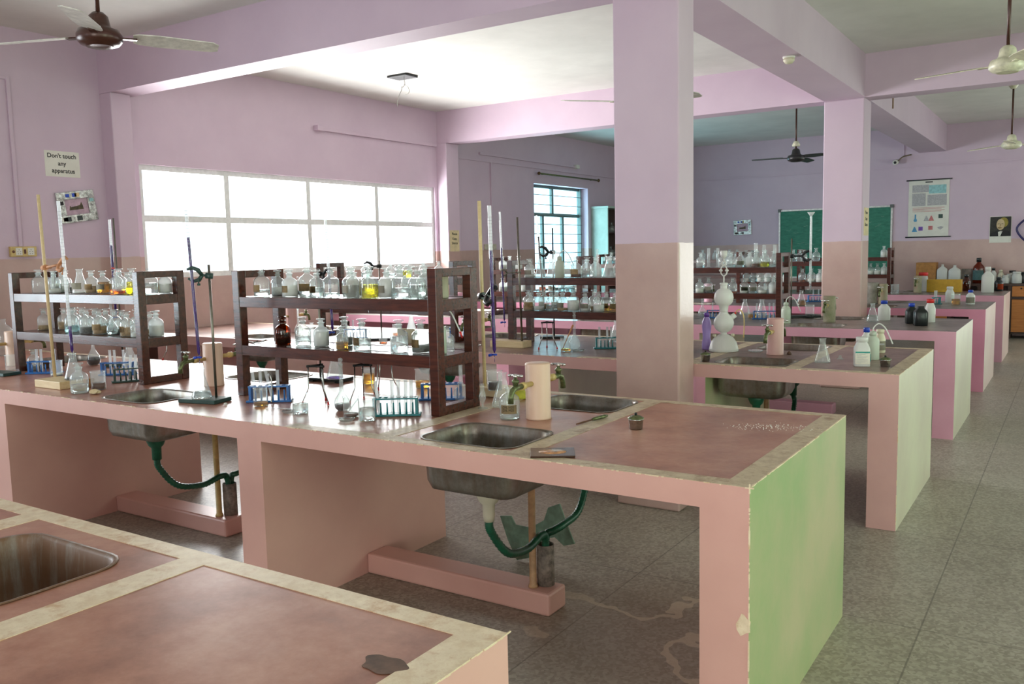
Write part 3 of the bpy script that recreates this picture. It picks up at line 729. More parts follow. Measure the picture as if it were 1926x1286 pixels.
row('lower shelf left of the big pillar', 'bottles on the rack left of the big pillar', [
 ('reagent', (-2.934, 3.320, 1.1712), .9, 'powder', .05, None),
 ('reagent', (-2.787, 3.210, 1.1712), 1.15, 'tan', .03, 'label_tan'),
 ('reagent', (-2.708, 3.220, 1.1712), 1.1, 'powder', .03, None),
 ('reagent', (-2.728, 3.340, 1.1712), 1.1, 'tan', .04, 'label_tan'),
 ('reagent', (-2.589, 3.220, 1.1712), 1.08, 'water', .04, None),
 ('reagent', (-2.620, 3.350, 1.1712), 1.08, 'tan', .04, 'label_white'),
 ('reagent', (-2.496, 3.230, 1.1712), 1.1, 'tan', .02, 'label_white'),
 ('reagent', (-2.396, 3.220, 1.1712), 1.18, 'powder', .07, None),
 ('reagent', (-2.294, 3.220, 1.1712), 1.05, 'powder', .045, 'label_white'),
 ('reagent', (-2.285, 3.350, 1.1712), 1.12, 'tan', .03, None),
 ('reagent', (-2.174, 3.210, 1.1712), 1.08, 'powder', .05, None),
 ('reagent', (-2.150, 3.290, 1.1712), 1.05, 'gold', .04, 'label_tan'),
 ('reagent', (-2.040, 3.220, 1.1712), 1.1, 'gold', .03, 'label_tan'),
])
row('upper shelf before the wide window', 'bottles on the rack before the wide window', [
 ('reagent', (-4.723, 3.250, 1.4262), 1.0, None, 0, None),
 ('reagent', (-4.581, 3.300, 1.4262), 1.0, 'water', .05, None),
 ('reagent', (-4.258, 3.270, 1.4262), 1.0, 'water', .04, None),
 ('reagent', (-4.180, 3.300, 1.4262), 1.0, None, 0, None),
 ('reagent', (-4.028, 3.220, 1.4262), 1.0, 'yellow', .06, None),
 ('reagent', (-3.910, 3.300, 1.4262), 1.0, 'powder', .04, None),
 ('reagent', (-3.742, 3.300, 1.4262), 1.0, 'powder', .05, None),
])
# ---- fourth bench
row('upper shelf right of the big pillar', 'bottles on the rack right of the big pillar', [
 ('reagent', (-2.402, 5.900, 1.4262), 1.1, 'water', .02, None),
 ('cylinder', (-2.366, 6.030, 1.4262), .95, None, 0, None, False),
 ('cylinder', (-2.273, 6.040, 1.4262), .95, None, 0, None, False),
 ('reagent', (-2.180, 5.920, 1.4262), 1.1, None, 0, None),
 ('reagent', (-2.169, 6.040, 1.4262), 1.15, None, 0, None),
 ('reagent', (-2.069, 5.900, 1.4262), 1.12, 'water', .03, None),
 ('reagent', (-1.992, 5.910, 1.4262), 1.12, 'water', .02, 'label_white'),
 ('reagent', (-1.920, 5.930, 1.4262), 1.1, 'powder', .05, None, True, 'frost'),
 ('cylinder', (-1.875, 6.020, 1.4262), 1.15, None, 0, None, False),
 ('reagent', (-1.795, 5.900, 1.4262), 1.08, 'brownl', .035, None),
 ('cylinder', (-1.801, 6.050, 1.4262), 1.05, None, 0, None, False),
 ('reagent', (-1.711, 5.900, 1.4262), 1.15, 'yellow', .045, None),
 ('cylinder', (-1.696, 6.050, 1.4262), 1.05, None, 0, None, False),
 ('reagent', (-1.632, 5.900, 1.4262), 1.1, 'water', .03, None),
 ('reagent', (-1.573, 6.000, 1.4262), .9, None, 0, None),
])
row('lower shelf right of the big pillar', 'bottles on the rack right of the big pillar', [
 ('reagent', (-2.402, 5.900, 1.1712), 1.1, 'powder', .04, None),
 ('reagent', (-2.336, 5.920, 1.1712), 1.12, 'grey', .03, 'label_white'),
 ('reagent', (-2.068, 5.900, 1.1712), 1.12, 'orange', .015, None),
 ('reagent', (-1.953, 5.910, 1.1712), 1.12, 'powder', .05, 'label_white', False),
 ('reagent', (-1.864, 5.900, 1.1712), 1.08, 'water', .02, 'label_white'),
 ('reagent', (-1.769, 5.900, 1.1712), 1.1, 'powder', .03, None),
 ('reagent', (-1.748, 6.020, 1.1712), 1.1, 'water', .03, None),
 ('reagent', (-1.629, 5.900, 1.1712), 1.15, 'powder', .05, None, True, 'frost'),
])
row('upper shelf, fourth-bench window-side rack', 'bottles on the far rack left of the big pillar', [
 ('reagent', (-4.855, 5.950, 1.4262), 1.1, 'powder', .05, None, True, 'frost'),
 ('reagent', (-4.798, 6.000, 1.4262), 1.1, 'powder', .05, None, True, 'frost'),
 ('reagent', (-4.664, 6.000, 1.4262), 1.1, 'powder', .05, None, True, 'frost'),
])
row('lower shelf, fourth-bench window-side rack', 'bottles on the far rack left of the big pillar', [
 ('reagent', (-4.870, 5.950, 1.1712), 1.1, 'powder', .05, None, True, 'frost'),
 ('reagent', (-4.820, 6.000, 1.1712), 1.1, 'powder', .05, None, True, 'frost'),
 ('reagent', (-4.565, 5.950, 1.1712), 1.1, 'powder', .05, None, True, 'frost'),
 ('reagent', (-4.320, 5.950, 1.1712), 1.05, 'orange', .05, None),
 ('reagent', (-4.193, 5.950, 1.1712), 1.1, 'powder', .05, 'label_white'),
 ('reagent', (-4.060, 5.950, 1.1712), 1.1, 'teal', .04, None),
 ('reagent', (-3.957, 5.950, 1.1712), 1.1, 'teal', .04, None),
 ('reagent', (-3.914, 6.020, 1.1712), 1.1, 'teal', .06, None),
 ('reagent', (-3.781, 5.950, 1.1712), 1.1, 'powder', .04, None),
])
# ---- fifth and farthest bench
row('upper shelf of the fifth-bench rack', 'bottles on the fifth-bench rack', [
 ('reagent', (-2.870, 8.600, 1.4262), 1.1, None, 0, None), ('reagent', (-2.758, 8.600, 1.4262), 1.1, None, 0, None), ('reagent', (-2.683, 8.650, 1.4262), 1.1, None, 0, None),
 ('reagent', (-2.557, 8.600, 1.4262), 1.1, None, 0, None), ('reagent', (-2.199, 8.600, 1.4262), 1.1, 'water', .03, None), ('reagent', (-2.140, 8.650, 1.4262), 1.1, None, 0, None), ('reagent', (-2.069, 8.580, 1.4262), 1.05, None, 0, None), ('reagent', (-1.925, 8.600, 1.4262), 1.2, 'water', .05, None)])
row('lower shelf of the fifth-bench rack', 'bottles on the fifth-bench rack', [
 ('reagent', (-2.798, 8.600, 1.1712), 1.15, 'powder', .04, None), ('reagent', (-2.721, 8.600, 1.1712), 1.15, 'teal', .05, None), ('reagent', (-2.623, 8.600, 1.1712), 1.15, 'powder', .05, None),
 ('reagent', (-2.527, 8.600, 1.1712), 1.15, 'powder', .05, None, True, 'frost'), ('reagent', (-2.418, 8.600, 1.1712), 1.1, 'teal', .04, None), ('reagent', (-2.290, 8.600, 1.1712), 1.1, 'powder', .07, None, True, 'frost'),
 ('reagent', (-2.091, 8.600, 1.1712), 1.2, 'orange', .02, None), ('reagent', (-1.985, 8.620, 1.1712), 1.25, 'powder', .03, None), ('reagent', (-1.876, 8.600, 1.1712), 1.15, 'powder', .05, None, True, 'frost')])
row('rack before the chalkboard', 'bottles on the rack before the chalkboard', [
 ('reagent', (-1.778, 11.300, 1.1712), 1.2, 'powder', .05, None), ('reagent', (-1.696, 11.300, 1.1712), 1.2, 'powder', .05, None), ('reagent', (-1.615, 11.280, 1.1712), 1.2, 'powder', .05, None, True, 'frost'), ('reagent', (-1.609, 11.300, 1.4262), 1.2, 'powder', .06, None, True, 'frost')])
row('fifth-bench window-side rack', 'bottles on the far window-side racks', [
 ('reagent', (-4.880, 8.600, 1.4262), 1.15, 'teal', .04, None), ('reagent', (-4.795, 8.600, 1.4262), 1.15, 'teal', .05, None), ('reagent', (-4.694, 8.600, 1.4262), 1.15, 'teal', .04, None),
 ('reagent', (-4.952, 8.600, 1.1712), 1.15, 'teal', .05, None), ('reagent', (-4.765, 8.600, 1.1712), 1.15, 'teal', .04, None)])
row('rack below the small north frame', 'bottles on the farthest rack', [
 ('reagent', (-4.420, 11.300, 1.4262), 1.15, None, 0, None), ('reagent', (-4.209, 11.300, 1.4262), 1.15, None, 0, None), ('reagent', (-3.966, 11.300, 1.4262), 1.15, None, 0, None), ('reagent', (-3.842, 11.300, 1.4262), 1.15, None, 0, None)])

FIXED = [((-1.664, 0.640, 1.4262), .041), ((-1.652, 0.600, 1.1712), .038), ((-2.500, 3.200, 1.4262), .037)]
def settle():
    # keep every bottle on its own shelf and clear of its neighbours
    for it in PEND:
        x, y, _ = it[1]; it.append(RADS[it[0]]*it[5]); it.append(min(RACKS, key=lambda q: (q[0]-x)**2*.2+(q[1]-y)**2)[2])
    for _ in range(160):
        for i, a in enumerate(PEND):
            for c in PEND[i+1:]:
                if a[-1] is not c[-1] or abs(a[1][2]-c[1][2]) > .01: continue
                dx, dy = c[1][0]-a[1][0], c[1][1]-a[1][1]; L = math.hypot(dx, dy) or 1e-4; g = a[-2]+c[-2]+.0015-L
                if g > 0:
                    for q, sg in ((a, -.5), (c, .5)): q[1][0] += sg*g*dx/L; q[1][1] += sg*g*dy/L
            for p, r in FIXED:
                if abs(p[2]-a[1][2]) > .01: continue
                dx, dy = a[1][0]-p[0], a[1][1]-p[1]; L = math.hypot(dx, dy) or 1e-4; g = a[-2]+r+.0015-L
                if g > 0: a[1][0] += g*dx/L; a[1][1] += g*dy/L
            o = a[-1]; hx = max(abs(v[0]) for ch in o.children for v in [ch.bound_box[0], ch.bound_box[6]])-.052-a[-2]; hy = .1575-.029-a[-2]
            a[1][0] = min(max(a[1][0], o.location.x-hx), o.location.x+hx); a[1][1] = min(max(a[1][1], o.location.y-hy), o.location.y+hy)
    ex, ey = Vector((.8368, .5474)), Vector((-.5474, .8368))
    for k in PEND:
        d = Vector((k[1][0]-.812, k[1][1]+2.544)); k.append(d.dot(ex)/d.dot(ey))
    for k in PEND:
        n = 1+sum(1 for q in PEND if q[2][3] == k[2][3] and q[-1] < k[-1]); a = k[2]
        glassware(k[0], tuple(k[1]), '%s %s %s, %s from left, %s' % (a[0], a[1], a[2], ORD[n], a[3]), *k[3:11])
settle()

# ------------------------------------------------------------------ apparatus builders
def rows_tube(): return B().lathe([(0, 0), (.0045, .001), (.0078, .006), (.008, .012), (.008, .148), (.0098, .15), (.0088, .151)], 14, closed=False).mesh('test_tube', 'tubeglass')
def tube_rack(loc, rz, mat, label, tubes=(), n=6, L=.205, group='test tube racks'):
    short = label.replace(' plastic', '').replace(' test tube rack', ' rack').split(', ')[0]
    """tubes: (slot, lean, contents)"""
    t = thing('test_tube_rack', label, 'test tube rack', loc, rz, group)
    b = B(); b.box(-L/2-.012, L/2+.012, -.03, .03, 0, .01); b.obj('base', mat, t, .002)
    for s in (-1, 1): B().box(s*(L/2-.006)-.006, s*(L/2-.006)+.006, -.018, .018, .0098, .0765).obj('upright', mat, t)
    b = B(); z0, z1 = .076, .083; p = (L-.03)/n
    for yy in (-.024, .017): b.box(-L/2, L/2, yy, yy+.007, z0, z1)
    for k in range(n+1):
        x = -L/2+.015+p*k; b.box(x-.006, x+.006, -.017, .017, z0, z1)
    b.box(-L/2, -L/2+.016, -.017, .017, z0, z1); b.box(L/2-.016, L/2, -.017, .017, z0, z1)
    b.obj('perforated_plate', mat, t)
    for k in range(n): B().lathe([(0, .0098), (.0045, .0098), (.0035, .062), (0, .063)], 8, (-L/2+.015+p*(k+.5)+.008, -.024, 0)).obj('drying_peg', mat, t)
    for sl, lean, fill in tubes:
        x = -L/2+.015+p*(sl+.5)
        M3 = Matrix.Rotation(R(lean), 3, 'Y'); rzM = Matrix.Rotation(rz, 3, 'Z')
        w = Vector(loc)+rzM @ Vector((x, 0, .0105))
        q = link('test_tube', cached('tt', rows_tube), None, w); q.rotation_euler = (0, R(lean), rz)
        tag(q, '%s-slot test tube of the %s' % (ORD[sl+1], short), 'test tube', 'test tubes in racks')
        if fill: link('contents', cached(('ttf', fill), lambda: B().lathe([(0, .002), (.006, .006), (.0068, .012), (.0068, .055), (0, .055)], 12).mesh('contents', fill)), q)
    return t
def burette(loc, top, ztip, liq_top, label, col='purple', cap='cap_blue', lean=(0, 0), bore=.008):
    """glass burette: tube from ztip to top, stopcock near the bottom"""
    h = top-ztip
    t = thing('burette', label, 'burette', (loc[0], loc[1], ztip), 0, 'burettes in stands')
    lx, ly = lean
    def P(z): return Vector((lx*z/h, ly*z/h, z))
    lq = max(.07, liq_top-ztip)
    b = B().tube([P(0), P(.03)], [.0016, .0022], 10).tube([P(.03), P(.05)], .0035, 10).tube([P(.05), P(.065), P(lq)], [.0035, bore, bore], 14, cap=False)
    b.obj('glass_tube', 'pane', t)
    B().tube([P(lq), P(h)], bore, 14, cap=False).obj('empty_tube', 'tubeglass', t)
    B().tube([P(.003), P(.05)], .0012, 6).tube([P(.05), P(.066), P(liq_top-ztip)], [.0028, bore-.0006, bore-.0006], 14).obj('titrant', col, t)
    B().tube([P(.04)+Vector((-.012, -.004, 0)), P(.04)+Vector((.012, .004, 0))], .005, 8).tube([P(.04)+Vector((-.028, -.012, -.004)), P(.04)+Vector((-.012, -.005, 0))], [.0075, .0065], 8).obj('stopcock', cap, t)
    b = B()
    for k in range(40):
        z = .09+(h-.13)*k/40
        b.tube([P(z)+Vector((0, 0, -.0005)), P(z)+Vector((0, 0, .0005))], bore+.0002, 12, cap=False)
    g = b.obj('graduation_marks', 'ink', t); g['kind'] = 'stuff'
    return t
def stand(loc, hgt, base, mat_base, mat_rod, label, rod_off=(0, 0), rz=0, r=.006, lean=(0, 0), legs=False):
    """retort stand: heavy base with an upright rod"""
    t = thing('retort_stand', label, 'retort stand', loc, rz, 'retort stands')
    b = B()
    if legs:
        b.box(-base[0]/2, base[0]/2, -base[1]/2, base[1]/2, .008, base[2]); 
        for sx in (-1, 1): b.box(sx*(base[0]/2-.02)-.02, sx*(base[0]/2-.02)+.02, -base[1]/2, base[1]/2, 0, .0081)
    else: b.box(-base[0]/2, base[0]/2, -base[1]/2, base[1]/2, 0, base[2])
    b.obj('base', mat_base, t, .003)
    B().tube([(rod_off[0], rod_off[1], base[2]-.002), (rod_off[0]+lean[0], rod_off[1]+lean[1], hgt)], r, 10).obj('rod', mat_rod, t)
    return t
def clamp(a, c, label, mat='iron', big=1.0):
    """boss on the rod at a, jaws gripping at c"""
    a, c = Vector(a), Vector(c); d = (c-a); L = d.length; d.normalize(); s = Vector((-d.y, d.x, 0)); u = Vector((0, 0, 1))
    t = thing('clamp', label, 'clamp', a, 0, 'burette clamps')
    b = B(); k = big
    b.tube([-d*.016*k, d*.016*k], .013*k, 8); b.tube([s*.03*k, -s*.012*k], .005*k, 8)
    b.obj('boss', mat, t)
    b = B(); b.tube([d*.01, d*(L-.035*k)], [.005*k, .006*k], 8)
    for sg in (-1, 1):
        b.tube([d*(L-.045*k), d*(L-.03*k)+u*sg*.022*k+s*sg*.012*k, d*(L-.008*k)+u*sg*.03*k+s*sg*.014*k, d*(L+.016*k)+u*sg*.02*k+s*sg*.011*k], [.008*k, .01*k, .008*k, .005*k], 8)
    b.obj('jaw', mat, t)
    B().tube([d*(L-.03*k)-u*.012*k+s*.01, d*(L-.03*k)-u*.04*k+s*.01], .003*k, 6).lathe([(0, -.006), (.008, -.005), (.008, .005), (0, .006)], 8, tuple(d*(L-.03*k)-u*.042*k+s*.01)).obj('wing_screw', mat, t)
    return t
def tripod(loc, h, rz, label, r=.045, spread=.035):
    t = thing('tripod_stand', label, 'tripod', loc, rz, 'laboratory tripods')
    b = B(); P = [Vector((r*cos(R(90+120*k)), r*sin(R(90+120*k)), h)) for k in range(3)]
    for k in range(3): b.tube([P[k], P[k]*.55+P[(k+1) % 3]*.45-Vector((P[k].x+P[(k+1) % 3].x, P[k].y+P[(k+1) % 3].y, 0))*.12, P[(k+1) % 3]], .0055, 8); b.lathe([(0, -.006), (.009, -.005), (.009, .005), (0, .006)], 10, tuple(P[k]))
    b.obj('ring_top', 'iron', t)
    for k in range(3):
        f = Vector((cos(R(90+120*k)), sin(R(90+120*k)), 0)); p0 = P[k]; p1 = Vector((*(f*(r+.003)).xy, h*.42)); p2 = Vector((*(f*(r+spread)).xy, .012))
        l = B().tube([p0, p1, p2], .0032, 8).obj('leg', 'steel', t)
        B().tube([p2+(p1-p2)*.08, p2-Vector((0, 0, .0115))], [.0045, .0058], 8).obj('rubber_foot', 'red', l)
    return t
def rodlie(name, pts, r, mat, label, cat, group=None):
    o = B().tube(pts, r, 8).obj(name, mat, None); return tag(o, label, cat, group)
def dish(loc, r, label, mat='glass', tilt=0):
    o = B().lathe([(0, 0), (r*.8, 0), (r, .009), (r*1.0, .0105), (r*.78, .002), (0, .002)], 24).obj('watch_glass', mat, None); o.location = loc; o.rotation_euler = (R(tilt), 0, 0)
    return tag(o, label, 'watch glass', 'glass dishes')
def lamp(loc, label):
    t = thing('spirit_lamp', label, 'spirit lamp', loc, 0, 'small metal spirit lamps')
    B().lathe([(0, 0), (.026, 0), (.027, .002), (.031, .038), (.033, .041), (.031, .042), (0, .042)], 22).obj('body', 'steel', t)
    B().lathe([(0, .042), (.034, .042), (.033, .046), (.022, .052), (.012, .056), (0, .057)], 22).obj('lid', 'brass', t)
    B().lathe([(0, .0565), (.006, .0565), (.0055, .066), (0, .067)], 12).obj('wick_holder', 'iron', t)
def washbottle(loc, rz, label, mat='off', sc=1, tip='red', h=.125):
    t = thing('wash_bottle', label, 'wash bottle', loc, rz, 'plastic wash bottles', sc)
    B().lathe([(0, 0), (.03, 0), (.0325, .004), (.0325, h-.03), (.029, h-.016), (.017, h-.004), (.0155, h), (0, h)], 22).obj('bottle', mat, t)
    B().lathe([(0, h), (.0175, h), (.017, h+.018), (.01, h+.024), (0, h+.025)], 18).obj('cap', mat, t)
    sp = B().tube(bez([(0, 0, h+.02), (.005, 0, h+.045), (.03, 0, h+.062), (.06, 0, h+.04), (.085, 0, h-.01), (.1, 0, h-.045)], 6), .0032, 8).obj('spout', 'white', t)
    if tip: B().tube([(.098, 0, h-.04), (.108, 0, h-.068)], [.005, .002], 8).obj('spout_tip', tip, sp)
    return t
def pbottle(loc, label, mat='white', cap='cap_blue', sc=1, sq=False, lab=None, rz=0, h=.15, r=.036, name='plastic_bottle', neck=.45):
    t = thing(name, label, 'bottle', loc, rz, 'plastic reagent bottles', sc)
    q = None
    if sq:
        def q(c, s_):
            m_ = max(abs(c), abs(s_))**.75; return (c/m_, s_/m_)
    B().lathe([(0, 0), (r*.94, 0), (r, .005), (r, h*.6), (r*.9, h*.68), (r*neck*1.15, h*.8), (r*neck, h*.84), (r*neck, h*.9), (0, h*.9)], 24, squash=q).obj('bottle', mat, t)
    if cap: B().lathe([(0, h*.85), (r*neck*1.22, h*.85), (r*neck*1.22, h*1.0), (r*neck*1.1, h*1.02), (0, h*1.02)], 22).obj('cap', cap, t)
    if lab:
        b = B(); n = 10; rr = r+.0008
        if sq: 
            b.box(-r*.88, r*.88, -rr-.0004, -rr+.002, h*.1, h*.56); b.obj('paper_label', lab, t)
        else:
            a = [R(-70+140*k/n) for k in range(n+1)]
            lo = [b.bm.verts.new((rr*sin(u), -rr*cos(u), h*.12)) for u in a]; hi = [b.bm.verts.new((rr*sin(u), -rr*cos(u), h*.52)) for u in a]
            for k in range(n): b.face([lo[k], lo[k+1], hi[k+1], hi[k]], 0, True)
            bmesh.ops.solidify(b.bm, geom=b.bm.faces[:], thickness=-.0005); b.obj('paper_label', lab, t)
    return t

# ------------------------------------------------------------------ second bench, right rack section
CR = R(33)
tube_rack((-2.610, 0.419, 0.9010), CR, 'blue', 'blue plastic test tube rack before the middle rack, behind a cloudy beaker', [(0, -4, None), (1, 0, None), (3, -12, None), (4, 0, None)])
tube_rack((-1.772, 0.421, 0.9010), CR, 'teal_p', 'teal plastic test tube rack in front of the middle rack', [(0, -7, None), (2, 0, None), (3, 0, None), (4, 2, None), (5, 0, None)])
tube_rack((-1.846, 0.858, 0.9010), CR, 'blue', 'blue plastic test tube rack seen through the end frame of the middle rack', [(1, 0, None)])
glassware('beaker', (-2.554, 0.312, 0.9010), 'glass beaker with brownish sediment in front of the blue tube rack', 'beaker', 'beakers', .98, 'gold', .018)
glassware('beaker', (-2.207, 0.249, 0.9010), 'glass beaker half full of cloudy water left of the first tripod', 'beaker', 'beakers', 1.05, 'water', .045)
dish((-2.283, 0.241, 0.9010), .03, 'small tilted watch glass beside the cloudy water beaker', 'glass', 0).location.z += .0
tripod((-2.331, 0.487, 0.9010), .19, .35, 'black topped tripod with red feet under the middle rack, left one')
tripod((-2.144, 0.611, 0.9010), .19, .75, 'black topped tripod before the amber beaker under the middle rack')
tripod((-2.265, 0.895, 0.9010), .195, 1.1, 'tripod farther back under the middle rack, its ring behind the shelf')
glassware('volflask', (-2.096, 0.409, 0.9010), 'stoppered long-necked flask with dark purple liquid below the middle rack', 'flask', 'volumetric flasks', 1.0, 'dark', .03)
glassware('beaker', (-1.942, 0.308, 0.9010), 'glass beaker with dark brown liquid beside the long-necked flask', 'beaker', 'beakers', 1.0, 'brownl', .014)
glassware('beaker', (-1.805, 0.266, 0.9010), 'glass beaker of murky yellowish water left of the teal tube rack', 'beaker', 'beakers', 1.02, 'water', .056)
glassware('beaker', (-2.548, 1.089, 0.9010), 'glass beaker of amber liquid behind the second tripod', 'beaker', 'beakers', .98, 'gold', .06)
glassware('beaker', (-2.177, 1.115, 0.9010), 'glass beaker with glass rod and tan liquid behind the teal tube rack', 'beaker', 'beakers', 1.1, 'gold', .035)
dish((-1.890, 0.223, 0.9010), .036, 'small watch glass lying before the dark brown beaker')
p = Vector((-1.942, 0.308, 0.9010)); rodlie('glass_rod', [p+Vector((-.018, 0, .02)), p+Vector((.034, .012, .082))], .0028, 'glass', 'short white glass rod leaning in the dark brown beaker', 'glass rod', 'glass rods')
rodlie('glass_rod', [(-2.465, 0.265, 0.9040), (-2.332, 0.306, 0.9040)], .003, 'glass', 'clear glass rod lying beside the brownish beaker', 'glass rod', 'glass rods')
rodlie('glass_rod', [(-2.333, 0.805, 0.9040), (-2.002, 0.834, 0.9040)], .003, 'glass', 'long glass rod lying behind the teal tube rack', 'glass rod', 'glass rods')
a, c = Vector((-2.562, 0.404, 0.9040)), Vector((-2.465, 0.302, 0.9040))
rodlie('test_tube_tongs', bez([a+Vector((.012, -.03, 0)), a+Vector((0, -.012, .05)), a+Vector((-.012, .0, .10)), a+Vector((-.02, .0, .135)), a+Vector((-.032, 0, .14)), a+Vector((-.026, 0, .128))], 5), .0035, 'steel', 'metal test tube tongs propped against the blue tube rack', 'tongs')
glassware('volflask', (-1.737, 0.876, 0.9010), 'empty long-necked flask behind the end frame of the middle rack', 'flask', 'volumetric flasks', 1.02, None, 0, False)
t = thing('conical_measure', 'small footed glass measure beside the middle rack end frame', 'measuring glass', (-1.513, 0.742, 0.9010))
B().lathe([(0, 0), (.024, 0), (.024, .003), (.004, .008), (.0038, .02), (.006, .024), (.017, .05), (.016, .06), (.0095, .09), (.0095, .115), (.0115, .117), (.01, .118)], 20, closed=False).obj('glass_body', 'glass', t)
# burette over a flask behind the middle rack

stand((-2.846, 1.085, 0.9010), .66, (.24, .13, .022), 'iron', 'rod', 'black retort stand base behind the left tripod, below the middle rack', (-.075, -.0), .1, .006, (.02, 0), True)
glassware('flask', ((-2.770, 1.044, 0.9240)), 'conical flask with pink tint standing on the black stand base', 'flask', 'conical flasks', 1.15, 'purple_l', .008, False)
b0 = Vector((-2.770, 1.044, 0.9240)); yb = b0.y

burette((b0.x, yb), (-2.702, 1.000, 1.8190)[2]+.03, (-2.725, 1.000, 1.1530)[2]+.0, 1.56, 'purple filled burette rising behind the middle rack against the window', lean=(-.02, 0))
clamp((b0.x-.085, yb, 1.53), (b0.x-.012, yb, 1.525), 'black clamp above the middle rack holding the burette at left')
# burette stand left of the middle rack
pb = Vector((-2.925, 0.267, 0.9010)); rf = Vector((-2.879, 0.302, 0.9180))
stand(tuple(pb), .70, (.23, .135, .02), 'dkgreen', 'rod', 'dark green retort stand at the edge of the second bench between the two racks', tuple((Matrix.Rotation(-R(12), 3, 'Z') @ (rf-pb)).xy), R(12), .0065, (.0, 0))
fl = Vector((-2.917, 0.243, 0.9220))
glassware('flask', tuple(fl), 'conical flask of clear liquid on the dark green stand base', 'flask', 'conical flasks', 1.2, 'water', .03, False)

burette((fl.x, fl.y), 1.93, 1.093, 1.74, 'blue-tapped burette of purple liquid above the conical flask between the racks', lean=(-.035, -.005))
clamp((rf.x-.0, rf.y, 1.545), (fl.x-.022, fl.y-.003, 1.555), 'green clamp gripping the blue-tapped burette between the racks', 'dkgreen', 1.15)
o = B().lathe([(0, 0), (.008, .001), (.01, .006), (.006, .012), (0, .013)], 7).obj('paper_scrap', 'paper', None); o.location = (-2.733, 0.241, 0.9010); tag(o, 'tiny white paper scrap beside the dark green stand', 'paper scrap')
# wooden stand, clamp and burette right of the middle rack
wb = Vector((-1.652, 1.083, 0.9020)); wr = Vector((-1.658, 0.928, 0.9440))
stand(tuple(wb), .99, (.2, .13, .045), 'blond', 'blond', 'wooden retort stand with tall pale rod right of the middle rack', (-.082, -.005), 0, .0095, (-.006, 0))
bk = Vector((-1.610, 0.989, 0.9460))
glassware('beaker', tuple(bk), 'glass beaker of black liquid on the wooden stand base under the burette', 'beaker', 'beakers', 1.05, 'dark', .04)
burette((bk.x+.003, bk.y), (-1.573, 0.950, 1.8400)[2]+.02, (-1.579, 0.950, 1.0840)[2], (-1.576, 0.950, 1.6300)[2]+.01, 'tall purple burette with blue tap right of the middle rack', lean=(-.01, 0), bore=.0095)
clamp((wb.x-.086, wb.y-.004, (-1.582, 0.950, 1.4100)[2]), (bk.x-.004, bk.y, (-1.582, 0.950, 1.4100)[2]+.01), 'big black clamp right of the middle rack with red jaw tips', 'black', 1.5)
glassware('flask', (-1.453, 0.824, 0.9020), 'clear conical flask standing behind the front tap', 'flask', 'conical flasks', 1.25, None, 0, False)
b = B(); b.lathe([(0, 0), (.05, .0), (.055, .012), (.04, .03), (.015, .036), (0, .034)], 12)
for v in b.bm.verts: v.co.x *= 1+.25*sin(v.co.y*140); v.co.z *= 1+.3*sin(v.co.x*90)
o = b.obj('duster_cloth', 'mustard', None); o.location = (-1.519, 1.062, 0.9010); tag(o, 'crumpled mustard cloth behind the round post at the near end', 'cloth')
lb = glassware('reagent', (-1.262, 0.592, 0.9010), 'unstoppered glass bottle with handwritten label DIL beside the round post', 'bottle', None, 1.15, 'water', .018, False, None, 'glass', R(28))
link('paper_label', label_mesh('yellowed'), lb)
text('DIL H2S\nDIL H2S', .0125, 'ink', lb, place((-.001, -.0402, .046), FACE_S), 'handwriting', 'CENTER', .9)
# loose things near the end of the second bench
t = thing('rusty_file', 'rusty file with wooden handle lying on the cream strip of the second bench', 'file', (-0.907, 0.695, 0.9070))
d = (Vector((-0.890, 0.808, 0.9050))-Vector((-0.931, 0.603, 0.9050)))
t.rotation_euler.z = math.atan2(d.y, d.x)
L = d.length/2
B().tube([(-L, 0, -.001), (-L*.6, 0, .0), (-.0, 0, .002)], [.003, .0045, .003], 8).obj('blade', flat('rust', (96, 62, 40), .8), t)
B().tube([(0, 0, .003), (.02, 0, .0035), (L*.8, 0, .004), (L, 0, .004)], [.005, .008, .0085, .005], 10).obj('handle', 'brass', t)
lamp((-0.679, 0.645, 0.9010), 'small tin spirit lamp with brass lid on the bare end of the second bench')
t = thing('picture_tile', 'dark square tile with oval picture lying on the second bench edge', 'tile', (-.757, .104, ZT+.0038), R(31))
B().box(-.08, .08, -.066, .066, -.0018, .005).obj('tile', 'ptile', t, .001)
b = B(); b.lathe([(0, .005), (.05, .005), (.05, .0056), (0, .0056)], 28)
for v in b.bm.verts: v.co.y *= .72
b.obj('oval_picture', 'ptile2', t)
b = B(); rnd = random.Random(3)
for k in range(170):
    x, y = rnd.gauss(0, .09), rnd.gauss(0, .035); q = rnd.uniform(.0006, .0018)
    b.box(x-q, x+q, y-q, y+q, 0, q*1.3)
o = b.obj('powder_spill', 'powder', None); c_ = Vector((-0.211, 0.915, 0.9010)); o.location = c_; o.rotation_euler.z = R(20); tag(o, 'scatter of white powder grains on the bare end of the second bench', 'powder', None, 'stuff')
b = B(); b.prism([(.044*cos(a)*(1+.16*sin(3*a)+.07*sin(7*a)), .034*sin(a)*(1+.14*cos(2*a)+.08*cos(5*a))) for a in [2*PI*k/40 for k in range(40)]], 0, .0006)
o = b.obj('resin_spot', flat('dried_resin', (96, 70, 54), .6, var=.3), None); o.location = (-0.204, -1.436, 0.9010); tag(o, 'dark dried spot on the red top of the nearest bench', 'spot')
